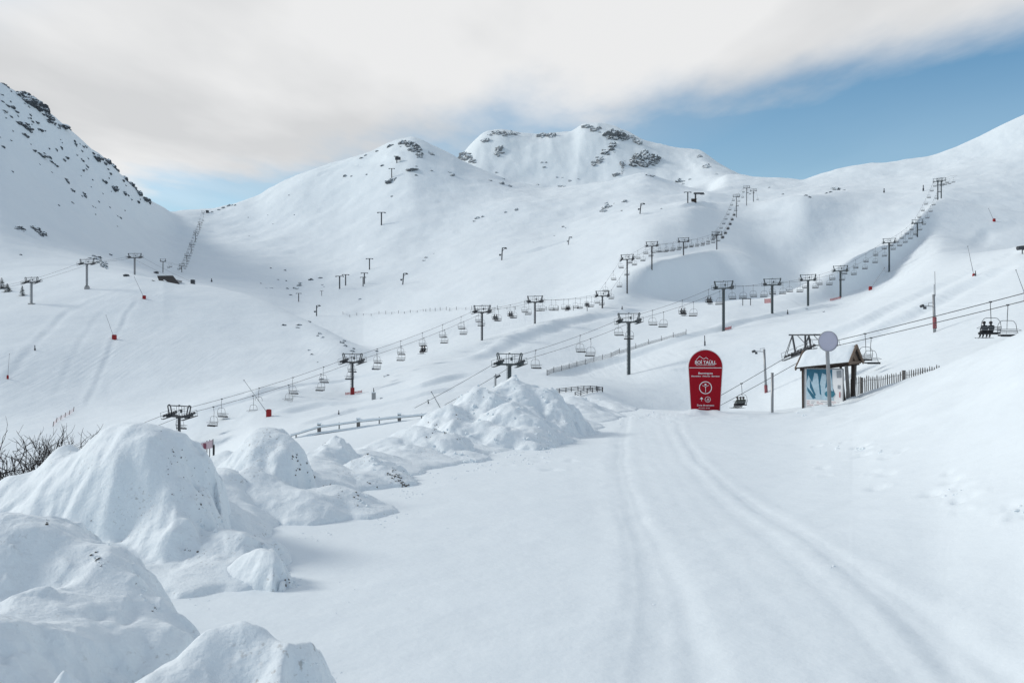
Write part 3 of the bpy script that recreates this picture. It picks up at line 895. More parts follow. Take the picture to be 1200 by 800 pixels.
def crag(px, py, w, h, n, mat, parent, ymin=150, slope=0.0, smin=3.0, smax=9.0):
    """a broken outcrop: n blocks within an ellipse of w x h photo pixels"""
    core = max(1, n // 5)
    for k in range(core):                                   # the solid mass behind the loose blocks
        f = 0 if core == 1 else -0.32 + 0.64 * k / (core - 1)
        dx = f * w
        put_rock(px + dx, py + dx * slope + rnd.uniform(-0.12, 0.12) * h, max(w * 0.72 / core ** 0.6, smax * 1.6), min(h * 0.9, max(h * 0.62, smax)), mat, parent, ymin, sink=0.5, tilt=math.atan(slope) * 0.7)
    for _ in range(n):
        a = rnd.uniform(0, 2 * math.pi); q = math.sqrt(rnd.random())
        dx = q * math.cos(a) * w / 2; dy = q * math.sin(a) * h / 2 + dx * slope
        sz = 1.35 * rnd.uniform(smin, smax) * (1 - 0.45 * q)
        put_rock(px + dx, py + dy, sz * rnd.uniform(0.9, 1.7), sz * rnd.uniform(0.6, 1.0), mat, parent, ymin, sink=0.6, tilt=0.0)


ml, mm, mr_ = mountain_left, mountain_mid, mountain_right
# dark steep face on the left
crag(38, 118, 36, 16, 26, 'rock_dark', ml, 380, 0.55, 4, 11)
crag(56, 137, 16, 12, 8, 'rock_dark', ml, 380, 0.6, 3, 6)
crag(74, 147, 26, 6, 9, 'rock_dark', ml, 380, 0.35, 2.5, 5)
crag(118, 187, 20, 10, 10, 'rock_dark', ml, 380, 0.3, 2.5, 6)
crag(138, 196, 22, 8, 12, 'rock_dark', ml, 380, 0.95, 2.5, 5)
crag(152, 212, 14, 8, 7, 'rock_dark', ml, 380, 0.95, 2.5, 5)
crag(167, 230, 18, 8, 10, 'rock_dark', ml, 380, 0.75, 2.5, 6)
crag(133, 220, 12, 8, 6, 'rock_dark', ml, 380, 0.6, 2.5, 5)
crag(48, 181, 20, 5, 8, 'rock_dark', ml, 380, 0.4, 2.5, 5)
crag(28, 147, 20, 10, 9, 'rock_dark', ml, 380, 0.5, 2.5, 6)
for q in [(6, 100), (10, 103), (2, 92), (15, 125), (19, 129), (27, 157), (32, 161), (6, 130), (12, 137), (47, 154), (57, 185), (59, 189), (66, 195), (63, 193), (87, 166), (89, 170), (100, 171), (97, 189), (102, 195),
          (98, 201), (120, 210), (124, 214), (145, 225), (149, 229), (162, 236), (76, 210), (78, 214), (85, 222), (87, 225), (97, 227), (100, 229), (79, 183), (75, 188), (4, 173), (108, 180), (143, 213), (128, 203), (36, 135), (44, 142), (3, 118), (8, 124)]:
    put_rock(q[0] + rnd.uniform(-1, 1), q[1] + rnd.uniform(-1, 1), rnd.uniform(3, 7), rnd.uniform(2.5, 4.5), 'rock_dark', ml, 380, tilt=0.4, sink=0.5)
for _ in range(70):
    f = rnd.random(); off = abs(rnd.gauss(0, 1)) * 26
    sx = 5 + 165 * f; sk = np.interp(sx, [0, 30, 60, 100, 130, 158, 175], [97, 113, 134, 168, 192, 220, 236])
    put_rock(sx - off * 0.5, sk + 3 + off, rnd.uniform(1.5, 4.5), rnd.uniform(1.2, 2.6), 'rock_dark', ml, 380, tilt=0.5, sink=0.5)
crag(44, 271, 13, 9, 10, 'rock_dark', ml, 340, 0.7, 3, 7)
crag(22, 268, 16, 8, 7, 'rock_dark', ml, 340, 0.4, 2, 4)
crag(116, 306, 16, 9, 12, 'rock_dark', ml, 340, 0.5, 3, 7)
crag(121, 313, 8, 8, 6, 'rock_dark', ml, 340, 0.8, 3, 6)
for q in [(24, 299), (129, 299), (104, 303)]:
    put_rock(q[0], q[1], 4, 2.5, 'rock_dark', ml, 340)
# little rocks by the saddle and the slope below the cone
for q in [(244, 250, 3), (249, 249, 3), (256, 246, 4), (262, 244, 4), (268, 242, 5), (272, 241, 3), (276, 241, 3), (314, 253, 1.5), (320, 263, 1.5), (339, 230, 2), (345, 252, 1.5), (291, 255, 1.5), (292, 277, 1.5)]:
    put_rock(q[0], q[1], q[2], q[2] * 0.7, 'rock', mm, 600)
for q in [(347, 338, 6), (350, 334, 5), (352, 331, 4), (365, 327, 5), (375, 325, 4), (378, 333, 3), (318, 337, 3), (312, 337, 2.5), (337, 338, 3), (325, 327, 2.5), (335, 329, 2), (317, 314, 2), (334, 316, 2.5), (380, 336, 2), (306, 332, 2), (422, 350, 3), (340, 345, 3)]:
    put_rock(q[0], q[1] + 1, q[2] * 1.3, q[2] * 0.8, 'rock', mm, 480)
# the cone
crag(480, 171, 26, 12, 16, 'rock', mm, 600, 0.25, 3, 7)
crag(487, 179, 16, 8, 10, 'rock', mm, 600, 0.5, 3, 6)
crag(457, 171, 8, 4, 4, 'rock', mm, 600, -0.4, 2, 4)
crag(507, 181, 10, 6, 4, 'rock', mm, 600, 0.5, 2, 4)
crag(458, 213, 14, 6, 8, 'rock', mm, 600, -0.2, 2, 4)
crag(482, 199, 20, 6, 7, 'rock', mm, 600, -0.2, 1.5, 3.5)
for q in [(448, 194, 4), (405, 207, 4), (412, 208, 2), (430, 206, 2), (488, 206, 3), (506, 201, 3), (530, 206, 5), (527, 203, 3), (460, 230, 3), (442, 178, 4), (424, 186, 4), (429, 183, 3), (560, 257, 5), (556, 260, 3), (566, 255, 3), (593, 249, 3), (605, 246, 4), (606, 247, 3), (500, 303, 4), (497, 306, 3), (508, 298, 2)]:
    put_rock(q[0], q[1], q[2] * 1.3, q[2] * 0.7, 'rock', mm, 440)
# the rocky crown of the back mountain
crag(547, 184, 14, 12, 12, 'rock_hazed', mm, 1000, 0.3, 3, 7)
crag(554, 189, 8, 6, 5, 'rock_hazed', mm, 1000, 0.3, 3, 5)
crag(570, 164, 14, 8, 6, 'rock_hazed', mm, 1000, -0.6, 2, 4)
crag(592, 157, 30, 6, 14, 'rock_hazed', mm, 1000, 0.05, 4, 8)
crag(641, 160, 18, 7, 10, 'rock_hazed', mm, 1000, 0.1, 4, 8)
crag(585, 177, 10, 12, 8, 'rock_hazed', mm, 1000, -0.6, 3, 6)
crag(694, 152, 22, 8, 10, 'rock_hazed', mm, 1000, 0.2, 3, 6)
crag(722, 160, 26, 14, 22, 'rock', mm, 1000, 0.2, 4, 9)
crag(741, 164, 22, 8, 10, 'rock_hazed', mm, 1000, 0.4, 3, 6)
crag(713, 176, 14, 12, 14, 'rock', mm, 1000, -0.7, 3, 7)
crag(701, 191, 14, 10, 9, 'rock_hazed', mm, 1000, -0.5, 3, 6)
crag(755, 189, 36, 18, 40, 'rock', mm, 900, -0.05, 4, 9)
crag(730, 193, 6, 16, 7, 'rock_hazed', mm, 900, 0.0, 2.5, 5)
crag(722, 207, 16, 5, 6, 'rock_hazed', mm, 900, -0.5, 2, 4)
crag(762, 206, 12, 3, 4, 'rock', mm, 700, 0.1, 2, 4)
crag(797, 213, 14, 5, 8, 'rock', mm, 700, 0.3, 2, 4.5)
crag(827, 196, 12, 5, 7, 'rock_hazed', mm, 900, 0.1, 2, 5)
crag(820, 184, 5, 6, 4, 'rock_hazed', mm, 900, 0.0, 2, 4)
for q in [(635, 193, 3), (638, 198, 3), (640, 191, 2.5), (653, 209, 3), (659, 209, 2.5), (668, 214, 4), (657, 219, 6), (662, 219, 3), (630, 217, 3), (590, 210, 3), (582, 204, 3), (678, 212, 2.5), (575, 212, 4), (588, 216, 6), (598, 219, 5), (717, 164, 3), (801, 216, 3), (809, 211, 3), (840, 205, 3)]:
    put_rock(q[0], q[1], q[2] * 1.3, q[2] * 0.7, 'rock_hazed', mm, 700)
crag(712, 242, 16, 10, 9, 'rock', mm, 520, -0.5, 2, 4.5)
crag(733, 236, 6, 5, 5, 'rock', mm, 520, 0, 2, 4)
crag(708, 248, 6, 5, 4, 'rock', mm, 520, 0, 2, 4)
for q in [(660, 266, 3), (663, 268, 2), (650, 277, 2), (729, 247, 3), (775, 246, 2), (625, 284, 2), (720, 180, 2)]:
    put_rock(q[0], q[1], q[2] * 1.2, q[2] * 0.7, 'rock', mm, 440)
# right skyline shoulder
crag(979, 222, 7, 5, 6, 'rock_dark', mr_, 440, 0, 3, 6)
for q in [(973, 226, 4), (968, 227, 3), (944, 230, 4), (949, 232, 3), (917, 228, 2.5), (901, 220, 2.5), (989, 223, 3)]:
    put_rock(q[0], q[1], q[2] * 1.2, q[2] * 0.7, 'rock_dark', mr_ if q[0] > 925 else mm, 440)
# rocks poking out of the left hill and the piste
for q in [(332, 382, 6), (350, 381, 5), (349, 385, 4), (362, 377, 4), (374, 391, 4), (377, 396, 4), (372, 394, 3), (400, 402, 5), (404, 406, 5), (402, 399, 4), (412, 411, 5), (414, 409, 4), (365, 416, 4), (362, 411, 3), (441, 412, 4), (372, 425, 2)]:
    put_rock(q[0], q[1], q[2] * 1.2, q[2] * 0.8, 'rock_dark', ski_slope, 130, sink=0.4)
for q in [(455, 440, 3), (437, 432, 3), (452, 441, 4), (375, 445, 4), (378, 444, 3), (447, 467, 3), (945, 363, 3), (965, 366, 3)]:
    put_rock(q[0], q[1], q[2] * 1.2, q[2] * 0.8, 'rock', ski_slope, 100, sink=0.4)


# ------------------------------------------------------------------ ploughed snow heaps along the road
def heap(name, label, domes, step, stones=(), seed=0, rough=1.0, stone_side=None):
    D = []
    for d in domes:
        px, y, top, rx, ry = d[:5]
        pw = d[5] if len(d) > 5 else 1.3
        rot = d[6] if len(d) > 6 else 0.0
        x = (px - 600) / F * y
        zt = CZ - (top - 400) / F * y
        D.append((x, y, max(0.05, zt - ground(x, y)), rx, ry, pw, rot))
    x0 = min(d[0] - max(d[3], d[4]) * 1.15 for d in D); x1 = max(d[0] + max(d[3], d[4]) * 1.15 for d in D)
    y0 = min(d[1] - max(d[3], d[4]) * 1.15 for d in D); y1 = max(d[1] + max(d[3], d[4]) * 1.15 for d in D)
    y0 = max(y0, 1.6)
    nx = int((x1 - x0) / step) + 2; ny = int((y1 - y0) / step) + 2
    gx, gy = np.meshgrid(np.linspace(x0, x1, nx), np.linspace(y0, y1, ny), indexing='ij')
    # ground height on a coarse lattice, then bilinear
    cx = np.linspace(x0, x1, 40); cy = np.linspace(y0, y1, 40)
    cg = np.array([[ground(a, b) for b in cy] for a in cx])
    fx = (gx - x0) / (x1 - x0) * 39; fy = (gy - y0) / (y1 - y0) * 39
    ix = np.clip(fx.astype(int), 0, 38); iy = np.clip(fy.astype(int), 0, 38); fx -= ix; fy -= iy
    g0 = (cg[ix, iy] * (1 - fx) * (1 - fy) + cg[ix + 1, iy] * fx * (1 - fy) + cg[ix, iy + 1] * (1 - fx) * fy + cg[ix + 1, iy + 1] * fx * fy)
    # domain warp makes the mounds irregular
    sc = min(d[3] for d in D)
    wx = gx + fbm(gx, gy, 0.9, 4, 80 + seed) * 0.22 * rough; wy = gy + fbm(gx, gy, 0.9, 4, 90 + seed) * 0.22 * rough
    acc = np.zeros_like(gx); p = 5.0
    for (x, y, h, rx, ry, pw, rot) in D:
        ca, sa = math.cos(rot), math.sin(rot)
        ux = ((wx - x) * ca + (wy - y) * sa) / rx; uy = (-(wx - x) * sa + (wy - y) * ca) / ry
        # steep on the ploughed road side, drawn out on the side away from the road
        lee = 1 - sstep(-0.35, 0.25, ux)
        ux = ux * (1.06 - 0.32 * lee)
        rr = ux * ux + uy * uy
        kx = 1.0 if pw < 1.05 else 0.66          # blunt mounds and pointed ones
        r2 = np.clip(1 - (rr * (1.0 if pw < 1.05 else 0.72)) ** kx, 0, 1)
        acc += (h * r2 ** (pw * (0.92 + 0.5 * lee))) ** p
        acc += (h * 0.26 * np.clip(1 - rr / 2.1, 0, 1) ** 1.8) ** p
    hh = acc ** (1 / p)
    m = sstep(0.0, 0.12, hh)
    gxh, gyh = np.gradient(hh, gx[1, 0] - gx[0, 0], gy[0, 1] - gy[0, 0])
    road = sstep(0.15, 1.1, -gxh + -0.25 * gyh)          # the cut face towards the road
    lump = np.abs(fbm(gx, gy, 0.55, 4, 100 + seed))
    hh = hh + m * rough * (fbm(gx, gy, 0.8, 3, 110 + seed) * 0.055 + fbm(gx, gy, 0.28, 3, 120 + seed) * 0.014)
    hh = hh + road * m * rough * ((0.22 - lump) * 0.16 + fbm(gx, gy, 0.16, 3, 130 + seed) * 0.040)
    # broken blocks: tilted facets with their own offset, two sizes
    for cell, amp, sd_ in ((0.30, 0.085, 1), (0.11, 0.035, 2)):
        rs = np.random.RandomState(seed * 7 + sd_)
        q = step / 0.0125
        cell_ = cell * (q ** 0.5)
        jx = np.floor(gx / cell_).astype(int); jy = np.floor(gy / cell_).astype(int)
        bd = np.full(gx.shape, 1e9); off = np.zeros(gx.shape)
        for ddx in (-1, 0, 1):
            for ddy in (-1, 0, 1):
                cx_ = jx + ddx; cy_ = jy + ddy
                hsh = _perm[(_perm[(cx_ + 31 * sd_ + seed) & 255] + cy_) & 255]
                h2 = _perm[(hsh + 57) & 255]; h3 = _perm[(hsh + 131) & 255]; h4 = _perm[(hsh + 201) & 255]
                sx_ = (cx_ + hsh / 255.0) * cell_; sy_ = (cy_ + h2 / 255.0) * cell_
                ex = gx - sx_; ey = gy - sy_
                dd = ex * ex + ey * ey
                o_ = (h3 / 255.0 - 0.5) + (ex * (h4 / 255.0 - 0.5) + ey * (h2 / 255.0 - 0.5)) / cell_ * 1.6
                mm_ = dd < bd
                bd = np.where(mm_, dd, bd); off = np.where(mm_, o_, off)
        patch = sstep(-0.05, 0.25, fbm(gx, gy, 0.9, 2, 140 + seed + sd_))
        hh = hh + off * amp * rough * m * (0.10 + 0.9 * road) * (0.25 + 0.75 * patch)
    crust = sstep(-0.1, 0.3, fbm(gx, gy, 0.7, 2, 170 + seed))
    hh = hh + m * rough * (0.3 + 0.7 * road) * crust * (np.abs(fbm(gx, gy, 0.14, 3, 180 + seed)) * 0.045 - 0.012)
    hh = np.where(acc > 0, hh, 0)
    # one pass of smoothing: sun and wind round the broken edges off
    hs = hh.copy()
    hs[1:-1, 1:-1] = (hh[1:-1, 1:-1] * 4 + hh[:-2, 1:-1] + hh[2:, 1:-1] + hh[1:-1, :-2] + hh[1:-1, 2:]) / 8
    hh = hs
    z = g0 + np.where(acc > 0, hh, 0) - 0.12 * (1 - sstep(0.0, 0.045, hh))
    v = np.stack([gx, gy, z], -1).reshape(-1, 3)
    i = np.arange(nx - 1)[:, None]; j = np.arange(ny - 1)[None, :]
    a = i * ny + j
    q = np.stack([a, a + ny, a + ny + 1, a + 1], -1)
    keep = (hh[:-1, :-1] > 0.0) | (hh[1:, 1:] > 0.0) | (hh[1:, :-1] > 0.0) | (hh[:-1, 1:] > 0.0)
    q = q[keep]
    used = np.unique(q); rem = -np.ones(len(v), int); rem[used] = np.arange(len(used))
    me = bpy.data.meshes.new(name)
    v = v[used]; q = rem[q]
    root = np.array([v[:, 0].mean(), v[:, 1].mean(), v[:, 2].min()])
    v = v - root
    me.vertices.add(len(v)); me.vertices.foreach_set('co', v.astype(np.float32).ravel())
    me.loops.add(q.size); me.loops.foreach_set('vertex_index', q.astype(np.int32).ravel())
    me.polygons.add(len(q))
    me.polygons.foreach_set('loop_start', np.arange(0, q.size, 4, dtype=np.int32))
    me.polygons.foreach_set('use_smooth', np.ones(len(q), bool))
    me.update(calc_edges=True)
    me.materials.append(MAT['snow_dirty'])
    t = thing(name, label, 'snow heap', tuple(root), 0, 'ploughed snow heaps along the road')
    obj('packed_snow', me, t)
    rv = Vector(root)

    def surf(x, y):
        a = (x - x0) / (x1 - x0) * (nx - 1); b = (y - y0) / (y1 - y0) * (ny - 1)
        a = min(max(a, 0), nx - 1.001); b = min(max(b, 0), ny - 1.001)
        return float(z[int(a), int(b)])
    # what the photo shows lying on it: stones and frozen lumps, given as photo positions
    pr = 400 - (z - CZ) / gy * F
    pc = 600 + gx / gy * F
    vis = hh > 0.03

    def find(px, py):
        d = np.where(vis, (pc - px) ** 2 + (pr - py) ** 2 + gy * 0.6, 1e9)
        k = np.unravel_index(np.argmin(d), d.shape)
        return Vector((gx[k], gy[k], z[k])) - rv
    r = random.Random(seed + 5)
    for s in stones:
        px, py, size, n, spread = s[:5]
        proto = CLOD if (len(s) > 5 and s[5] == 'clod') else STONE
        for _ in range(n if proto is CLOD else int(n * 1.6)):
            sx = px + r.gauss(0, spread); sy = py + r.gauss(0, spread)
            pnt = find(sx, sy)
            w = size * r.uniform(0.25, 1.1) * (pnt + rv).y / F * (0.5 if proto is CLOD else 0.34)
            o = obj('stone' if proto is STONE else 'snow_clod', proto[r.randrange(5)], t)
            o.location = pnt
            o.scale = (w * r.uniform(0.8, 1.3), w, w * r.uniform(0.6, 1.0))
            o.rotation_euler = (r.uniform(0, 6), r.uniform(0, 6), r.uniform(0, 6))
    return t


heap('snow_heap', 'tallest snow heap, stone-flecked on its road side, before the bare bush',
     [(158, 7.7, 496, 0.80, 0.85, 0.95), (75, 7.9, 522, 0.62, 1.0, 1.3), (20, 7.9, 560, 0.6, 1.0, 1.3), (-70, 8.0, 590, 0.8, 1.0, 1.3), (200, 7.5, 511, 0.50, 0.65, 0.85), (216, 7.2, 558, 0.40, 0.6, 0.8),
      (262, 6.9, 618, 0.55, 0.55, 1.2), (110, 6.7, 640, 0.8, 0.6, 1.3), (225, 6.5, 655, 0.8, 0.6, 1.3)], 0.0125,
     [(197, 508, 4, 2, 2), (185, 513, 3, 3, 4), (205, 528, 4, 5, 4), (217, 533, 5, 3, 3), (224, 540, 3.5, 4, 5), (236, 572, 4, 4, 4), (238, 590, 5, 2, 3), (233, 597, 5, 3, 2), (215, 570, 3, 5, 9), (205, 545, 2.5, 8, 10), (228, 558, 2.5, 8, 8),
      (197, 541, 3, 2, 2), (233, 652, 6, 2, 3), (218, 642, 3, 3, 3), (300, 637, 5, 2, 4), (108, 610, 3, 1, 1), (230, 610, 5, 8, 8, 'clod'), (250, 620, 6, 6, 10, 'clod'), (305, 640, 8, 4, 5, 'clod')], 1, 1.0)
heap('snow_heap', 'smooth wind-blown snow heap with a dark clod on top, below the tallest heap',
     [(20, 4.5, 604, 0.75, 0.8, 1.0), (118, 4.35, 648, 0.38, 0.5, 0.9), (-120, 4.4, 620, 0.9, 0.9, 1.1), (150, 4.15, 690, 0.40, 0.5, 1.1), (60, 3.9, 690, 0.7, 0.6, 1.2), (-60, 3.4, 700, 0.8, 0.8, 1.2), (100, 3.3, 768, 0.30, 0.30, 1.1), (190, 4.0, 735, 0.35, 0.45, 1.2)], 0.0085,
     [(57, 609, 8, 3, 3), (110, 652, 9, 3, 4), (117, 662, 8, 2, 3), (160, 685, 7, 3, 4), (180, 712, 5, 3, 4), (120, 655, 9, 4, 8, 'clod'), (165, 690, 8, 5, 8, 'clod')], 11, 0.8)
heap('snow_heap', 'low pointed snow heap with a sharp crest, below the smooth wind-blown heap',
     [(285, 3.55, 738, 0.42, 0.55, 1.3, 0.5), (240, 3.5, 762, 0.40, 0.5, 1.3), (330, 3.45, 768, 0.26, 0.40, 1.2), (190, 3.3, 800, 0.45, 0.5, 1.3)], 0.008,
     [(350, 770, 9, 2, 5, 'clod'), (357, 775, 8, 3, 6, 'clod')], 21, 0.7)
heap('snow_bank', 'long low windrow of ploughed snow linking the heaps along the road edge',
     [(205, 8.0, 560, 0.8, 1.2, 1.4), (262, 9.2, 548, 0.8, 1.2, 1.4), (330, 10.6, 540, 0.9, 1.3, 1.4), (372, 11.8, 532, 0.9, 1.4, 1.4), (420, 13.2, 527, 1.0, 1.5, 1.4), (470, 14.8, 520, 1.1, 1.7, 1.4), (515, 16.8, 508, 1.2, 1.9, 1.4), (560, 19.0, 488, 1.5, 2.3, 1.4), (625, 23.5, 470, 1.7, 3.0, 1.4), (670, 28.0, 464, 1.5, 3.2, 1.4), (705, 33.0, 467, 1.3, 3.0, 1.4),
      (440, 12.2, 566, 0.6, 0.9, 1.5), (575, 16.4, 524, 0.9, 1.2, 1.5), (520, 14.6, 538, 0.7, 1.0, 1.5), (390, 10.2, 590, 0.6, 0.9, 1.5)], 0.035,
     [(480, 560, 5, 8, 14, 'clod'), (560, 535, 5, 10, 16, 'clod'), (420, 595, 6, 8, 14, 'clod'), (650, 500, 4, 10, 16, 'clod')], 91, 0.9)
heap('snow_block', 'rounded snow block lying at the road edge in front of the tallest heap',
     [(314, 6.40, 641, 0.20, 0.22, 0.8), (298, 6.4, 656, 0.26, 0.24, 1.2), (333, 6.3, 662, 0.15, 0.17, 0.9), (322, 6.3, 650, 0.15, 0.17, 0.7)], 0.008,
     [(338, 678, 6, 3, 3), (336, 660, 7, 3, 3, 'clod'), (340, 675, 7, 3, 4, 'clod')], 31, 0.8)
heap('snow_heap', 'sharp-peaked snow heap with stony patches on its road flank',
     [(312, 10.0, 499, 0.50, 0.75, 1.0), (265, 10.2, 528, 0.75, 0.9, 1.3), (335, 9.8, 512, 0.34, 0.5, 0.8), (300, 9.3, 545, 0.8, 0.7, 1.2), (390, 9.4, 568, 0.55, 0.5, 1.2), (425, 9.2, 590, 0.42, 0.4, 1.2), (350, 9.0, 575, 0.6, 0.5, 1.2)], 0.015,
     [(312, 509, 4, 3, 2), (345, 535, 5, 5, 3), (352, 540, 6, 6, 4), (350, 552, 6, 8, 4), (360, 547, 5, 4, 4), (371, 558, 5, 6, 3), (387, 567, 5, 4, 4), (400, 575, 4, 4, 5), (417, 583, 6, 4, 3), (395, 580, 4, 3, 4), (360, 560, 6, 8, 9, 'clod'), (420, 590, 7, 8, 9, 'clod')], 41, 0.8)
heap('snow_heap', 'broad snow heap with a dark pile of stones at its foot',
     [(392, 12.6, 511, 0.55, 0.8, 1.1), (370, 12.2, 522, 0.5, 0.7, 1.1), (435, 12.0, 530, 0.55, 0.7, 1.2), (455, 11.6, 552, 0.36, 0.5, 1.1), (410, 11.4, 550, 0.6, 0.6, 1.2)], 0.018,
     [(378, 519, 4, 3, 2), (457, 553, 5, 5, 3), (462, 558, 6, 10, 4), (470, 563, 6, 10, 4), (475, 570, 5, 5, 3), (428, 523, 4, 3, 3), (444, 568, 4, 3, 3), (430, 535, 3, 3, 3), (430, 565, 3, 2, 3), (440, 540, 6, 7, 9, 'clod')], 51, 0.9)
heap('snow_heap', 'rounded snow heap between the stone pile and the largest crumbled heap',
     [(492, 15.6, 499, 0.75, 1.0, 1.1), (455, 15.2, 511, 0.7, 0.9, 1.2), (525, 15.4, 507, 0.55, 0.8, 1.0), (540, 14.8, 528, 0.5, 0.6, 1.2), (480, 14.6, 520, 0.7, 0.7, 1.2)], 0.022,
     [(508, 500, 5, 3, 4), (520, 507, 4, 4, 4), (538, 514, 4, 3, 2), (503, 510, 4, 3, 3), (545, 535, 5, 6, 5, 'clod'), (520, 512, 5, 10, 10, 'clod'), (560, 540, 4, 5, 8, 'clod')], 61, 1.0)
heap('snow_heap', 'largest crumbled snow heap, blocky and broken, below the lift tower head',
     [(602, 21.0, 440, 1.45, 2.0, 1.1), (565, 20.0, 450, 1.0, 1.6, 1.1), (527, 19.0, 474, 1.0, 1.4, 1.2), (640, 20.8, 455, 0.95, 1.6, 1.2), (600, 18.6, 470, 1.0, 1.2, 1.1), (570, 17.4, 492, 0.9, 1.0, 1.1), (612, 17.4, 500, 0.75, 0.9, 1.1), (530, 17.4, 490, 0.8, 0.9, 1.2), (635, 18.6, 490, 0.6, 0.9, 1.2)], 0.028,
     [(592, 468, 4, 3, 3), (570, 466, 3, 3, 3), (540, 490, 4, 3, 3), (508, 497, 4, 3, 3), (590, 470, 6, 16, 22, 'clod'), (560, 490, 6, 16, 20, 'clod'), (630, 505, 6, 14, 14, 'clod'), (600, 455, 5, 12, 20, 'clod'), (640, 525, 5, 8, 10, 'clod'), (645, 475, 4, 10, 14, 'clod')], 71, 1.35)
heap('snow_heap', 'flat low snow heap at the far end of the road edge',
     [(676, 30.0, 463, 1.1, 2.0, 1.3), (650, 28.0, 466, 1.1, 2.0, 1.3), (700, 33.0, 468, 1.0, 2.0, 1.3)], 0.04,
     [(655, 480, 4, 8, 12, 'clod'), (690, 476, 4, 6, 10, 'clod')], 81, 0.8)

# loose frozen lumps scattered on the road surface
cl = MB()
for (px, py, n, sp, sz) in [(345, 684, 14, 10, 5), (300, 655, 12, 14, 5), (360, 630, 10, 16, 4), (450, 607, 16, 14, 4), (482, 577, 14, 10, 4), (520, 560, 12, 14, 4), (562, 546, 16, 12, 4), (610, 535, 18, 14, 4), (645, 525, 16, 9, 4), (662, 505, 14, 9, 3), (690, 482, 14, 12, 3), (230, 700, 8, 16, 4), (400, 700, 6, 30, 3), (380, 790, 6, 10, 5), (615, 540, 6, 14, 5), (640, 525, 7, 10, 5), (560, 552, 6, 12, 5), (700, 484, 10, 22, 4), (760, 486, 12, 20, 4), (470, 580, 5, 10, 5), (1010, 527, 4, 6, 9), (1033, 530, 2, 4, 9), (1118, 578, 5, 8, 8), (985, 521, 3, 8, 8), (764, 708, 2, 5, 4), (980, 664, 2, 5, 6), (940, 487, 3, 6, 6), (1195, 600, 3, 6, 8), (560, 620, 2, 30, 3), (500, 600, 4, 20, 4), (440, 610, 5, 14, 5)]:
    for _ in range(n):
        p = hit(px + rnd.gauss(0, sp), py + rnd.gauss(0, sp * 0.35))
        w = sz * rnd.uniform(0.4, 1.0) * p.y / F * 0.5
        src = CLOD[rnd.randrange(5)]
        rm = Matrix.Rotation(rnd.uniform(0, 6), 3, 'Z')
        sc = Vector((w * 1.3, w, w * 0.6))
        cl.add([p + rm @ Vector((v.co.x * sc.x, v.co.y * sc.y, v.co.z * sc.z)) for v in src.vertices], [tuple(f.vertices) for f in src.polygons])
so = cl.build('snow_lumps', 'snow_bank')
so['kind'] = 'stuff'
so['label'] = 'small frozen snow lumps scattered on the snowy road'
so['category'] = 'snow'

# ------------------------------------------------------------------ chairlifts
def copy_thing(src, loc, rz, label=None, group=None, rx=0.0):
    r = src.copy(); COL.objects.link(r)
    r.location = loc; r.rotation_euler = (rx, 0, rz)
    if label:
        r['label'] = label
    if group:
        r['group'] = group
    for ch in src.children:
        c = ch.copy(); COL.objects.link(c); c.parent = r
        for g in ch.children:
            d = g.copy(); COL.objects.link(d); d.parent = c
    return r


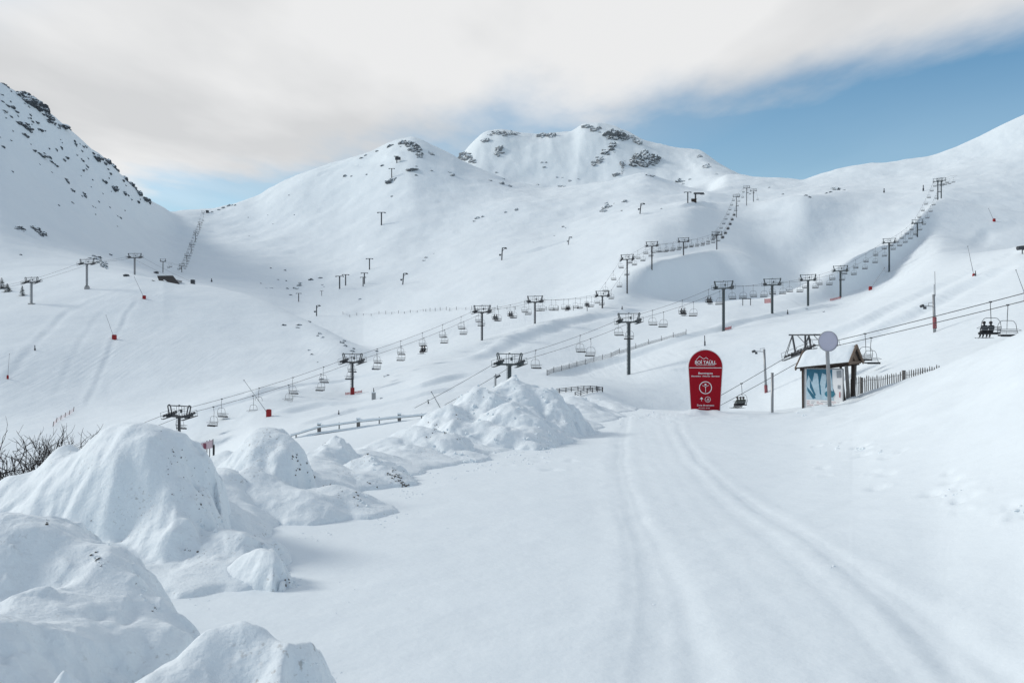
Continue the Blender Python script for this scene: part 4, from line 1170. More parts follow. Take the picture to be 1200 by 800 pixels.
def tower_meshes(mat, half=1.72, pole_r=0.27, pole_mat=None, train=2.4, wheels=6, fancy=True):
    """meshes of one tower head; local Y is the line of the lift, origin at the crossarm"""
    S = {}
    b = MB(); b.tube([(0, 0, 0), (0, 0, -1)], pole_r, 14)
    S['pole'] = b.mesh('pole', pole_mat or mat, True)
    b = MB(); b.beam((-half - 0.15, 0, 0.02), (half + 0.15, 0, 0.02), 0.30, 0.26)
    b.box((0, 0, -0.12), (0.7, 0.5, 0.16))
    S['crossarm'] = b.mesh('crossarm', mat)
    b = MB()
    for y in (-0.22, 0.22):
        b.beam((-half + 0.12, y, 0.14), (-half - 0.22, y, 1.36), 0.12, 0.12, (0, 1, 0))
        b.beam((half - 0.12, y, 0.14), (half + 0.22, y, 1.36), 0.12, 0.12, (0, 1, 0))
    b.beam((-half - 0.32, 0, 1.42), (half + 0.32, 0, 1.42), 0.42, 0.11)
    for x in (-half - 0.2, 0.0, half + 0.2):
        b.box((x, 0, 1.52), (0.16, 0.2, 0.12))
    S['lifting_frame'] = b.mesh('lifting_frame', mat)
    b = MB()
    for k in range(wheels):
        y = -train / 2 + train * (k + 0.5) / wheels
        b.disc((0, y, 0.16), (1, 0, 0), 0.17, 0.10, 10)
    S['sheave'] = b.mesh('sheave_wheels', 'dark_steel')
    b = MB(); b.beam((0, -train / 2, 0.10), (0, train / 2, 0.10), 0.17, 0.16)
    b.beam((0.10, -train * 0.3, -0.06), (0.10, train * 0.3, -0.06), 0.12, 0.2)
    S['sheave_train'] = b.mesh('sheave_train', mat)
    b = MB()
    b.box((0, 0, -0.24), (0.46, train * 1.05, 0.05))
    for y in (-train / 2, 0, train / 2):
        b.tube([(0.22, y, -0.24), (0.22, y, 0.62)], 0.022, 5)
    b.tube([(0.22, -train / 2, 0.62), (0.22, train / 2, 0.62)], 0.022, 5)
    b.tube([(0.22, -train / 2, 0.2), (0.22, train / 2, 0.2)], 0.018, 5)
    S['catwalk'] = b.mesh('catwalk', mat)
    b = MB()
    for x in (-0.62, -0.2, 0.35, 0.8):
        b.tube([(x, 0.12, 0.15), (x, 0.12, 1.38)], 0.03, 5)
    b.tube([(-half + 0.2, 0.12, 0.75), (half - 0.2, 0.12, 0.75)], 0.025, 5)
    b.box((0.28, 0.1, 0.72), (0.32, 0.1, 0.42))
    S['work_platform_rail'] = b.mesh('work_platform_rail', mat)
    b = MB()
    for x in (-0.17, 0.17):
        b.tube([(x, 0, 0), (x, 0, -1)], 0.02, 5)
    for k in range(14):
        z = -(k + 0.5) / 14
        b.tube([(-0.17, 0, z), (0.17, 0, z)], 0.004, 4)
    S['ladder'] = b.mesh('ladder', mat)
    S['half'] = half; S['pole_r'] = pole_r
    return S


SET_A = tower_meshes('green_steel', 1.72, 0.27)
SET_B = tower_meshes('dark_steel', 1.72, 0.20)
SET_C = tower_meshes('dark_steel', 2.0, 0.30, 'galvanised', train=3.2)
SET_D = tower_meshes('dark_steel', 1.3, 0.22)


def tower(S, pos, arm_z, rz, tilt, label, group, full=True, name='lift_tower'):
    """pos: foot on the snow"""
    t = thing(name, label, 'lift tower', pos, rz, group)
    hgt = arm_z - pos.z
    p = obj('pole', S['pole'], t); p.location = (0, 0, hgt); p.scale = (1, 1, hgt + 1.2)
    obj('crossarm', S['crossarm'], t, (0, 0, hgt))
    obj('lifting_frame', S['lifting_frame'], t, (0, 0, hgt))
    if full:
        obj('work_platform_rail', S['work_platform_rail'], t, (0, 0, hgt))
        la = obj('ladder', S['ladder'], t, (0, -S['pole_r'] - 0.12, hgt)); la.scale = (1, 1, hgt + 0.6)
    for s in (-1, 1):
        st = obj('sheave_train', S['sheave_train'], t, (s * S['half'], 0, hgt + 0.13))
        st.rotation_euler = (tilt, 0, 0)
        obj('sheave_wheels', S['sheave'], st)
        if full:
            cw = obj('catwalk', S['catwalk'], t, (s * (S['half'] + 0.14), 0, hgt + 0.1))
            cw.scale = (s, 1, 1); cw.rotation_euler = (tilt, 0, 0)
    return t


class Lift:
    """a line of towers with both sides of its haul rope"""

    def __init__(self, stations, S, label, group, sag=0.012, full=True, rope_r=0.026, rope_label='', ends=(None, None), tower_labels=None, do_tower=True):
        # stations: (px, y, arm_py)
        P = []
        for px, y, apy in stations:
            x = (px - 600) / F * y
            P.append(Vector((x, y, CZ + (400 - apy) / F * y)))
        self.P = P
        n = len(P)
        self.dir = []
        for i in range(n):
            d = P[min(i + 1, n - 1)] - P[max(i - 1, 0)]
            self.dir.append(d.normalized())
        self.towers = []
        half = S['half']
        sup = {-1: [], 1: []}
        for i in range(n):
            d = self.dir[i]
            rz = math.atan2(-d.x, d.y)
            tilt = math.atan2(d.z, math.hypot(d.x, d.y))
            gz = ground(P[i].x, P[i].y)
            lab = tower_labels[i] if tower_labels else label
            if do_tower:
                self.towers.append(tower(S, Vector((P[i].x, P[i].y, gz)), P[i].z, rz, tilt, lab, group, full))
            side = Vector((math.cos(rz), math.sin(rz), 0))
            for s in (-1, 1):
                sup[s].append(P[i] + side * half * s + Vector((0, 0, 0.50)))
        # the rope runs on past both ends of what is in view
        self.paths = {}
        mb = MB()
        for s in (-1, 1):
            q = list(sup[s])
            if ends[0] is not None:
                q.insert(0, q[0] + Vector(ends[0]))
            if ends[1] is not None:
                q.append(q[-1] + Vector(ends[1]))
            pts = []
            for a, b in zip(q[:-1], q[1:]):
                L = (b - a).length
                for k in range(12):
                    t = k / 12
                    pts.append(a.lerp(b, t) - Vector((0, 0, sag * L * 4 * t * (1 - t))))
            pts.append(q[-1])
            self.paths[s] = pts
            mb.tube(pts, rope_r, 5)
        # join the two sides round the end so that it is one loop
        for e in (0, -1):
            a, b = self.paths[-1][e], self.paths[1][e]
            mb.tube([a, (a + b) / 2, b], rope_r, 5)
        ro = mb.build('haul_rope', 'rope')
        tag(ro, rope_label, 'cable', 'haul ropes of the chairlifts')

    def at_px(self, s, px):
        """arc position where side s of the rope passes photo column px"""
        acc = 0
        pts = self.paths[s]
        for a, b in zip(pts[:-1], pts[1:]):
            pa, pb = proj(a)[0], proj(b)[0]
            if a.y > 1 and min(pa, pb) <= px <= max(pa, pb) and pa != pb:
                return acc + (b - a).length * (px - pa) / (pb - pa)
            acc += (b - a).length
        return None

    def point(self, s, arc):
        acc = 0
        pts = self.paths[s]
        for a, b in zip(pts[:-1], pts[1:]):
            L = (b - a).length
            if acc + L >= arc:
                t = (arc - acc) / L
                return a.lerp(b, t), (b - a).normalized()
            acc += L
        return pts[-1], (pts[-1] - pts[-2]).normalized()

    def length(self, s):
        return sum((b - a).length for a, b in zip(self.paths[s][:-1], self.paths[s][1:]))


def chair_proto(name, width=1.5, drop=1.3, seat_drop=1.25, mat='seat', bars='dark_steel'):
    """chair hanging from its rope grip at the origin, facing local -Y"""
    t = thing(name, '', 'lift chair')
    w = width / 2
    b = MB()
    b.tube([(0, 0, 0.05), (0.02, 0.02, -0.25), (0.03, 0.10, -0.7), (0, 0.08, -drop)], 0.026, 6)
    b.box((0, 0, 0.0), (0.10, 0.30, 0.13))
    b.build('hanger', bars, t, True)
    z1 = -drop; z2 = -drop - seat_drop
    b = MB()
    arch = [(-w, -0.38, z2), (-w - 0.02, -0.1, z2 + 0.05), (-w - 0.02, 0.1, z2 + 0.45), (-w + 0.06, 0.10, z1 - 0.30), (-w + 0.24, 0.08, z1 - 0.06), (-w + 0.42, 0.08, z1),
            (w - 0.42, 0.08, z1), (w - 0.24, 0.08, z1 - 0.06), (w - 0.06, 0.10, z1 - 0.30), (w + 0.02, 0.1, z2 + 0.45), (w + 0.02, -0.1, z2 + 0.05), (w, -0.38, z2)]
    b.tube(arch, 0.023, 6)
    b.tube([(0, 0.12, z2 + 0.55), (0, 0.08, z1)], 0.02, 5)
    b.build('frame', bars, t, True)
    b = MB(); b.box((0, -0.16, z2 + 0.02), (width - 0.02, 0.46, 0.13))
    b.box((0, -0.40, z2 + 0.0), (width - 0.04, 0.07, 0.19))
    b.build('seat', mat, t)
    b = MB()
    for k in range(3):
        b.beam((-w + 0.02, 0.09 + 0.02 * k, z2 + 0.26 + 0.13 * k), (w - 0.02, 0.09 + 0.02 * k, z2 + 0.26 + 0.13 * k), 0.035, 0.05)
    b.build('backrest', 'chair_bar', t)
    b = MB()
    b.tube([(-w - 0.05, 0.1, z2 + 0.55), (-w - 0.05, -0.5, z2 + 0.42), (-w * 0.7, -0.58, z2 + 0.40), (w * 0.7, -0.58, z2 + 0.40), (w + 0.05, -0.5, z2 + 0.42), (w + 0.05, 0.1, z2 + 0.55)], 0.016, 5)
    for x in (-w * 0.5, w * 0.5):
        b.tube([(x, -0.58, z2 + 0.40), (x, -0.55, z2 - 0.02)], 0.011, 5)
    b.build('safety_bar', 'chair_bar', t)
    return t


CHAIR = chair_proto('lift_chair')


# a skier sitting on a chair: one skinned body, seat at the origin, facing -Y
def skier_body(name, mat_top):
    v = [(0, 0, 0.10), (0, 0.03, 0.30), (0, 0.02, 0.50), (0, -0.02, 0.60), (0, -0.04, 0.76),
         (-0.20, 0.02, 0.52), (-0.27, -0.10, 0.28), (-0.16, -0.34, 0.24),
         (0.20, 0.02, 0.52), (0.27, -0.10, 0.28), (0.16, -0.34, 0.24),
         (-0.11, -0.06, 0.08), (-0.13, -0.46, 0.10), (-0.13, -0.50, -0.34), (-0.13, -0.66, -0.40),
         (0.11, -0.06, 0.08), (0.13, -0.46, 0.10), (0.13, -0.50, -0.34), (0.13, -0.66, -0.40)]
    e = [(0, 1), (1, 2), (2, 3), (3, 4), (2, 5), (5, 6), (6, 7), (2, 8), (8, 9), (9, 10), (0, 11), (11, 12), (12, 13), (13, 14), (0, 15), (15, 16), (16, 17), (17, 18)]
    rad = [0.17, 0.18, 0.17, 0.07, 0.12, 0.095, 0.07, 0.055, 0.095, 0.07, 0.055, 0.12, 0.085, 0.075, 0.065, 0.12, 0.085, 0.075, 0.065]
    me = bpy.data.meshes.new(name)
    me.from_pydata(v, e, [])
    o = bpy.data.objects.new(name, me); COL.objects.link(o)
    sk = o.modifiers.new('skin', 'SKIN')
    for i, s in enumerate(me.skin_vertices[0].data):
        s.radius = (rad[i], rad[i]); s.use_root = (i == 0)
    sub = o.modifiers.new('sub', 'SUBSURF'); sub.levels = 1; sub.render_levels = 1
    dg = bpy.context.evaluated_depsgraph_get()
    m2 = bpy.data.meshes.new_from_object(o.evaluated_get(dg))
    bpy.data.objects.remove(o)
    m2.materials.clear(); m2.materials.append(MAT[mat_top]); m2.materials.append(MAT['trousers'])
    for p in m2.polygons:
        p.use_smooth = True
        p.material_index = 1 if p.center.z < 0.16 else 0
    return m2


BODY = {k: skier_body('body', k) for k in ('jacket_dark', 'jacket_olive')}
_h = bmesh.new(); bmesh.ops.create_uvsphere(_h, u_segments=12, v_segments=8, radius=0.135)
for _v in _h.verts:
    _v.co.y *= 1.15
HELMET = bpy.data.meshes.new('helmet'); _h.to_mesh(HELMET); _h.free()
HELMET.materials.append(MAT['black'])
FACE = MB().box((0, -0.115, -0.06), (0.15, 0.08, 0.13)).mesh('face', 'skin')
GOGGLES = MB().box((0, -0.150, 0.01), (0.19, 0.06, 0.075)).mesh('goggles', 'seat')
_b = MB()
for _s in (-0.13, 0.13):
    _b.beam((_s, 0.15, -0.47), (_s, -1.25, -0.52), 0.09, 0.025)
    _b.beam((_s, -1.25, -0.52), (_s, -1.42, -0.46), 0.085, 0.02)
SKIS = _b.mesh('skis', 'dark_steel')


def skier(loc, rz, label, group, top='jacket_dark'):
    t = thing('person', label, 'person', loc, rz, group)
    b = obj('body', BODY[top], t)
    h = obj('helmet', HELMET, t, (0, -0.05, 0.84))
    obj('face', FACE, h)
    obj('goggles', GOGGLES, h)
    obj('skis', SKIS, t)
    return t


def hang_chairs(lift, side, px0, spacing, up, label, group, names=None, riders=(), thin=None, amin=-1e9, amax=1e9, rider_group=None, rider_label='', skip=()):
    """chairs every `spacing` metres on one side, one of them at photo column px0"""
    a0 = lift.at_px(side, px0)
    L = lift.length(side)
    k = -int(a0 / spacing)
    while a0 + k * spacing < L - 0.5:
        arc = a0 + k * spacing
        k += 1
        p, d = lift.point(side, arc)
        if thin and proj(p)[0] > thin and k % 3:
            continue
        px, py = proj(p) if p.y > 1 else (9e9, 0)
        if arc < 0.5 or not (amin <= px <= amax):
            continue
        rz = math.atan2(-d.x, d.y) + (math.pi if up else 0.0)     # the chair faces local -Y
        rz += rnd.uniform(-0.04, 0.04)
        here = [r for r in riders if abs(r[0] - px) < r[2]]
        lab = label if not here else label.replace('empty ', 'occupied ')
        if names:
            seg = 0
            for q, T in enumerate(lift.P):
                if p.y >= T.y:
                    seg = q + 1
            lab += (' below ' + names[0]) if seg == 0 else ((' beyond ' + names[-1]) if seg >= len(names) else ' between ' + names[seg - 1] + ' and the next')
        c = copy_thing(CHAIR, p, rz, lab, group if not here else group.replace('empty', 'occupied'), rx=0.0)
        if here:
            r = here[0]
            n = r[1]
            for i in range(n):
                off = ((i - (n - 1) / 2) * 0.52 + (r[3] if len(r) > 3 else 0.0))
                q = p + Matrix.Rotation(rz, 3, 'Z') @ Vector((off, -0.12, -2.46))
                skier(q, rz, rider_label, rider_group, 'jacket_olive' if (len(r) > 4) else 'jacket_dark')


# ---- lift up the central slope to the right (dark green towers)
A_ST = [(597, 119, 427), (737, 147, 377.5), (848, 180, 338), (905, 204, 334), (947, 226, 328.5), (985, 251, 317.5), (1042, 299, 284.5), (1075, 355, 261.5), (1099, 421, 213), (1103, 431, 212)]
A_LAB = ['dark lift tower whose head rises just behind the largest crumbled snow heap', 'tallest dark green lift tower, thick round pole, above the dark wooden fence corner', 'dark green lift tower on the fenced piste edge, red net beside its pole',
         'dark green lift tower with a red net panel beside it', 'dark green lift tower standing between two similar towers on the bright piste shoulder', 'dark green lift tower with a short red net at its foot',
         'tall slim dark green lift tower halfway up the shaded ridge', 'stout dark green lift tower high on the shaded ridge', 'dark lift tower on the ridge crest, first of a close pair', 'dark lift tower on the ridge crest, second of a close pair']
NA = ['the green tower behind the crumbled heap', 'the tallest green tower', 'the fence-edge green tower', 'the green tower by the red panel', 'the shoulder green tower', 'the green tower with the red foot net', 'the slim green ridge tower', 'the stout green ridge tower', 'the crest pair of towers', 'the crest pair of towers']
lift_a = Lift(A_ST, SET_A, '', 'towers of the lift with dark green poles', ends=((-18, -26, -9.0), (22, 32, 8)), tower_labels=A_LAB, rope_label='steel haul rope carried by the dark green lift towers')
hang_chairs(lift_a, -1, 680, 12.7, True, 'empty far-rope chair', 'empty chairs on the far rope of the dark green lift', NA, riders=[(699, 2, 0.1), (800, 2, 6), (833, 2, 6)], amin=600, amax=1130, rider_label='skier in dark clothing seated on a chair of the dark green lift', rider_group='skiers on the dark green lift')
hang_chairs(lift_a, 1, 692, 12.7, False, 'empty near-rope chair', 'empty chairs on the near rope of the dark green lift', NA, amin=640, amax=1130, riders=[(856, 2, 5)], rider_label='skier in dark clothing seated on a chair of the dark green lift', rider_group='skiers on the dark green lift')

# ---- long lift from the lower left across the picture
B_ST = [(210, 118, 488), (413, 150, 424.5), (565, 189, 366), (627, 212, 354), (706, 249, 347), (735, 267, 304), (764, 286, 288.5), (801, 317, 283.5), (840, 356, 275.5), (863, 540, 230.5), (875, 580, 220.5), (883, 600, 224)]
B_LAB = ['slim dark lift tower whose foot is hidden behind the tallest snow heap', 'slim dark lift tower with a red padded foot', 'slim dark lift tower at the end of the long line of fence posts', 'slim dark lift tower in a cluster of chairs below the central knoll', 'slim dark lift tower at the bottom of the central knoll',
         'slim dark lift tower on the steep side of the central knoll', 'slim dark lift tower above the steep side of the central knoll, second up', 'slim dark lift tower near the top of the central knoll', 'slim dark lift tower on the very top of the central knoll',
         'small far lift tower below the upper lift pair on the high ridge', 'tallest small far lift tower on the high ridge', 'last small far lift tower on the high ridge']
NB = ['the tower behind the tallest heap', 'the red-footed slim tower', 'the slim tower at the fence end', 'the slim tower below the knoll', 'the slim tower at the knoll foot', 'the slim tower on the knoll side', 'the second slim knoll tower', 'the upper slim knoll tower', 'the slim knoll-top tower', 'the first high ridge tower', 'the tallest high ridge tower', 'the last high ridge tower']
lift_b = Lift(B_ST, SET_B, '', 'towers of the long slim lift', ends=((-20, -17, -8), (14, 40, -4)), tower_labels=B_LAB, rope_label='steel haul rope carried by the slim dark lift towers')
hang_chairs(lift_b, -1, 260, 7.45, True, 'empty upper-rope chair', 'empty chairs on the upper rope of the long slim lift', NB, thin=842, amin=205, amax=900, riders=[(581, 2, 5), (600, 2, 5), (689, 2, 4)], rider_label='skier in dark clothing seated on a chair of the long slim lift', rider_group='skiers on the long slim lift')
hang_chairs(lift_b, 1, 250, 7.45, False, 'empty lower-rope chair', 'empty chairs on the lower rope of the long slim lift', NB, thin=842, amin=200, amax=900, riders=[(290, 1, 6), (478, 2, 6), (501, 2, 6), (426, 1, 6), (850, 2, 4), (858, 2, 4), (667, 2, 4)], rider_label='skier in dark clothing seated on a chair of the long slim lift', rider_group='skiers on the long slim lift')

# ---- far lift on the left
C_ST = [(37, hit(37, 357, 120).y, 331), (102, hit(102, 339, 120).y, 309.5), (158, hit(158, 322, 120).y, 302)]
lift_c = Lift(C_ST, SET_C, '', 'grey towers on the left hill', ends=((-25, -60, -14), (6, 50, -8)), rope_label='thin haul rope over the grey towers of the left hill',
              tower_labels=['grey lift tower beside the small dark conifers', 'grey lift tower with a concrete block foot in front of dark rocks', 'grey lift tower on the hilltop beside the black station roof'])
fb = MB(); fb.box((0, 0, 0.1), (1.1, 1.1, 1.2)); fb.box((0, 0, 0.8), (0.8, 0.8, 0.5))
fo = fb.build('foundation', 'concrete', lift_c.towers[1])
fb = MB(); fb.box((0, 0, 0.0), (1.5, 1.2, 0.5))
fb.build('foundation', 'concrete', lift_c.towers[0])
# red padding round the foot of one slim tower
pb = MB(); pb.tube([(0, 0, -0.3), (0, 0, 1.15)], 0.36, 10)
pb.build('foot_pad', 'red_pad', lift_b.towers[1])

# ---- steep far lift to the saddle
ST = []
for px, bpy_, apy in [(191, 322, 306.5), (213, 320, 312), (219, 308, 300), (224, 296, 287), (229, 283, 273), (234, 269, 262), (238, 252, 249)]:
    h = hit(px, bpy_, 500)
    ST.append((px, h.y, apy))
lift_e = Lift(ST, SET_D, 'tiny far lift tower on the steep slope below the saddle', 'tiny towers of the steep lift to the saddle', full=False, rope_label='thin haul rope of the steep lift climbing to the saddle', rope_r=0.03)
for i, t in enumerate(lift_e.towers):
    t['label'] = 'tiny far lift tower of the steep line climbing to the saddle'
hang_chairs(lift_e, -1, 216, 17, True, 'tiny far chair on the steep lift to the saddle', 'tiny chairs on the steep lift', amin=195, amax=239)
hang_chairs(lift_e, 1, 218, 17, False, 'tiny far chair on the steep lift to the saddle', 'tiny chairs on the steep lift', amin=195, amax=239)

# ---- lift close by on the right, only one tower head in view
N_ST = [(1330, 66, 322), (950, 103, 414), (790, 125, 503)]


class NearLift(Lift):
    pass


SET_N = tower_meshes('dark_steel', 1.55, 0.30, train=5.6, wheels=10)
lift_n = NearLift(N_ST, SET_N, '', 'near lift', do_tower=False, sag=0.004, rope_r=0.036, ends=((14, -15, 4), (-8, 12, -6)), rope_label='thick double haul rope of the near lift crossing above the picket fence')
i = 1
d = lift_n.dir[i]
P = lift_n.P[i]
rz = math.atan2(-d.x, d.y); tilt = math.atan2(d.z, math.hypot(d.x, d.y))
tn = tower(SET_N, Vector((P.x, P.y, ground(P.x, P.y))), P.z, rz, tilt, 'near lift tower head with long sheave trains and catwalks, behind the map shelter', 'near lift tower')
del tn['group']
hz = P.z - ground(P.x, P.y)
# this head carries a maintenance gantry along the line instead of the plain frame
for ch in list(tn.children):
    if ch.name.split('.')[0] in ('lifting_frame', 'work_platform_rail'):
        bpy.data.objects.remove(ch)
b = MB()
b.beam((-1.2, -2.1, 2.15), (-1.2, 2.3, 2.15), 0.16, 0.16)
b.beam((1.2, -2.1, 2.15), (1.2, 2.3, 2.15), 0.16, 0.16)
for y in (-2.0, 0.2, 2.2):
    b.beam((-1.3, y, 2.18), (1.3, y, 2.18), 0.12, 0.12)
gan = b.build('gantry', 'dark_steel', tn); gan.location = (0, 0, hz)
b = MB()
for x in (-1.2, 1.2):
    for (y0, y1) in ((-0.5, -0.5), (1.2, 1.75)):
        b.beam((x, y0, 0.1), (x, y1, 2.08), 0.16, 0.16, (1, 0, 0))
    b.beam((x, 2.7, -0.1), (x, 1.75, 2.0), 0.06, 0.06, (1, 0, 0))
    b.beam((x, 3.1, -0.3), (x, 1.85, 2.0), 0.05, 0.05, (1, 0, 0))
    b.beam((x, -0.4, 1.2), (x, 0.8, 2.05), 0.06, 0.06, (1, 0, 0))
gp = b.build('gantry_post', 'dark_steel', tn); gp.location = (0, 0, hz)
b = MB()
for y in (-1.4, -0.8):
    for x in (-1.2, 1.2):
        b.tube([(x, y, 0.5), (x, y, 1.7)], 0.05, 5)
    b.beam((-1.2, y, 0.9), (1.2, y, 0.9), 0.06, 0.06)
    b.beam((-1.2, y, 1.6), (1.2, y, 1.6), 0.06, 0.06)
b.box((0, -1.1, 0.45), (2.6, 1.1, 0.08))
b.box((0.9, -1.7, 1.2), (0.3, 0.3, 0.9))
gb = b.build('service_cage', 'dark_steel', tn); gb.location = (0, 0, hz)

for (s, px, riders) in ((-1, 1161, None), (1, 1181, None), (-1, 1014, None), (1, 1021, None), (-1, 869, 'a')):
    a = lift_n.at_px(s, px)
    p, d = lift_n.point(s, a)
    up = s > 0
    rzc = math.atan2(-d.x, d.y) + (0.0 if up else math.pi) + math.radians(-20 if px > 1100 else 0)
    lab = {1161: 'occupied chair of the near lift with two skiers at one end', 1181: 'empty chair of the near lift beside the two skiers', 1014: 'empty chair of the near lift, right behind the shelter gable, first of two', 1021: 'empty chair of the near lift beyond the shelter gable, second of two',
           869: 'occupied chair of the near lift half hidden by the snow crest near the red sign', 868: 'empty chair of the near lift half hidden by the snow crest'}[px]
    c = copy_thing(CHAIR, p, rzc, lab, None)
    c.scale = (1.12, 1.12, 1.06)
    for ch in c.children:
        if ch.name.startswith('hanger'):
            pass
    if px == 1161:
        for off, tp in ((-0.45, 'jacket_dark'), (0.12, 'jacket_dark')):
            off = -off if rzc > 90 else off
            q = p + Matrix.Rotation(rzc, 3, 'Z') @ Vector((-off, -0.12, -2.61))
            sk = skier(q, rzc, 'skier in black on the near lift chair, outermost on the seat' if off < 0 else 'skier in black on the near lift chair, with skis hanging, at mid seat', None, tp)
    if px == 869:
        for off in (-0.5, 0.0, 0.5):
            q = p + Matrix.Rotation(rzc, 3, 'Z') @ Vector((off, -0.12, -2.61))
            skier(q, rzc, 'skier in dark olive jacket on the chair beside the red sign', 'skiers on the chair beside the red sign', 'jacket_olive')
bpy.data.objects.remove(CHAIR.children[0]) if False else None
for ch in list(CHAIR.children):
    bpy.data.objects.remove(ch)
bpy.data.objects.remove(CHAIR)

# ---- far towers on the central slope
TM = {}
b = MB(); b.tube([(0, 0, -1), (0, 0, 1)], 0.055, 6); TM['pole'] = b.mesh('pole', 'dark_steel')
b = MB(); b.beam((-0.42, 0, 0.985), (0.42, 0, 0.985), 0.05, 0.05); b.box((-0.38, 0, 0.95), (0.12, 0.16, 0.05)); b.box((0.38, 0, 0.95), (0.12, 0.16, 0.05)); TM['arm'] = b.mesh('crossarm', 'dark_steel')
b = MB(); b.beam((-0.05, 0, 1.0), (0.42, 0, 1.06), 0.06, 0.06); b.beam((0.0, 0, 0.74), (0.34, 0, 1.03), 0.04, 0.04); b.box((0.40, 0, 0.99), (0.22, 0.18, 0.10)); b.box((-0.22, 0, 0.42), (0.2, 0.16, 0.14)); b.beam((-0.25, 0, 0.45), (0, 0, 0.5), 0.05, 0.05); TM['bracket'] = b.mesh('bracket', 'dark_steel')


def far_tower(px, bpy_, tpy, kind, lab, lean=0.0, ymin=440):
    p = hit(px, bpy_, ymin)
    hgt = (bpy_ - tpy) * p.y / F
    if kind == 'T':
        t = thing('lift_tower', lab, 'lift tower', p, 0, 'small towers of the far lift on the central slope')
    else:
        t = thing('drag_lift_tower', lab, 'lift tower', p, 0, 'bracket towers of the drag lift')
    t.rotation_euler = (0, lean, 0)
    for n in (('pole', 'arm') if kind == 'T' else ('pole', 'bracket')):
        o = obj({'pole': 'pole', 'arm': 'crossarm', 'bracket': 'bracket'}[n], TM[n], t)
        s = hgt * (0.75 if n != 'pole' else 1.0)
        o.scale = (s, s, hgt)
    return t


T_LAB = 'small far T-shaped lift tower on the central slope'
for px, b_, t_ in [(447, 265, 250), (433, 316, 303), (427, 333, 320), (425.5, 336, 325), (398, 340, 325), (405, 335, 322), (377, 348, 342), (350, 355, 345), (459, 210, 199)]:
    far_tower(px, b_, t_, 'T', T_LAB, ymin=380)
D_LAB = 'drag lift tower with one-sided bracket beside the pale ridge track'
for px, b_, t_, ln in [(472, 335, 322, 0.08), (588, 305, 291, 0.05), (666, 287, 278, 0.12), (750, 252, 240, 0.1)]:
    far_tower(px, b_, t_, 'G', D_LAB, ln, ymin=440)
far_tower(371, 371, 359, 'G', 'stubby bracket tower behind the shoulder of the left hill', 0, ymin=330)
far_tower(806, 238, 225, 'T', 'small T-shaped tower beside the top station on the high ridge', 0, ymin=440)
p = hit(815, 238, 440)
t = thing('lift_station', 'small top station of the drag lift with overhanging bull wheel arm', 'lift station', p)
b = MB(); b.tube([(0, 0, -1), (0, 0, 5.6)], 0.5, 8); b.build('mast', 'dark_steel', t)
b = MB(); b.box((2.0, 0, 5.4), (6.0, 1.6, 0.9)); b.disc((4.2, 0, 4.9), (0, 0, 1), 1.5, 0.25, 16); b.build('bull_wheel_arm', 'dark_steel', t)
b = MB(); b.box((-1.0, 0, 0.6), (2.8, 2.2, 2.2)); b.box((-1.0, 0, 1.85), (3.1, 2.5, 0.3)); b.build('cabin', 'wood_dark', t)
p = hit(465, 191, 600)
t = thing('lift_station', 'tiny top station just below the rocky cone summit', 'lift station', p)
b = MB(); b.tube([(0, 0, -1), (0, 0, 6)], 0.45, 8); b.build('mast', 'dark_steel', t)
b = MB(); b.box((1.0, 0, 4.2), (5.0, 1.8, 2.6)); b.box((-0.5, 0, 6.2), (4.5, 1.2, 0.5)); b.build('machine_house', 'dark_steel', t)

# ------------------------------------------------------------------ lettering helper
def text_mesh(name, s, size, mat, depth=0.004, align='CENTER'):
    cu = bpy.data.curves.new(name, 'FONT')
    cu.body = s; cu.size = size; cu.align_x = align; cu.align_y = 'CENTER'; cu.extrude = depth
    cu.offset = size * 0.012
    o = bpy.data.objects.new(name, cu); COL.objects.link(o)
    dg = bpy.context.evaluated_depsgraph_get()
    me = bpy.data.meshes.new_from_object(o.evaluated_get(dg))
    bpy.data.objects.remove(o); bpy.data.curves.remove(cu)
    me.materials.clear(); me.materials.append(MAT[mat])
    return me


def put_text(parent, name, s, x, z, size, mat, y=-0.05, width=None):
    me = text_mesh(name, s, size, mat)
    o = obj(name, me, parent, (x, y, z))
    o.rotation_euler = (math.pi / 2, 0, 0)
    if width:
        w = max(v.co.x for v in me.vertices) - min(v.co.x for v in me.vertices)
        o.scale = (width / w, 1, 1)
    return o


def prism(pts, y0, y1):
    """outline in local XZ given thickness along Y"""
    b = MB()
    n = len(pts)
    b.add([(p[0], y0, p[1]) for p in pts] + [(p[0], y1, p[1]) for p in pts],
          [tuple(range(n)), tuple(reversed(range(n, 2 * n)))] + [(i, i + n, (i + 1) % n + n, (i + 1) % n) for i in range(n)])
    return b


def ring(cx, cz, r0, r1, y0, y1, n=32):
    b = MB()
    vs = []
    for i in range(n):
        a = 2 * math.pi * i / n
        for r in (r0, r1):
            for y in (y0, y1):
                vs.append((cx + r * math.cos(a), y, cz + r * math.sin(a)))
    fs = []
    for i in range(n):
        a = 4 * i; c = 4 * ((i + 1) % n)
        fs += [(a, c, c + 2, a + 2), (a + 1, a + 3, c + 3, c + 1), (a + 2, c + 2, c + 3, a + 3), (a, a + 1, c + 1, c)]
    return b.add(vs, fs)


# ------------------------------------------------------------------ red welcome sign
SY = 28.4
p = at(826.5, SY)
s1 = SY / F
t = thing('welcome_sign', 'tall red arched welcome sign with white lettering standing in the snow', 'sign', (p.x, SY, p.z), math.radians(-4))
zof = lambda py: CZ + (400 - py) / F * SY - p.z
half_top = 19.4 * s1; half_bot = 16.4 * s1
zc = zof(429.5); zb = -0.75
zbv = zof(482)
hb = half_bot - (half_top - half_bot) * (zbv - zb) / (zc - zbv)


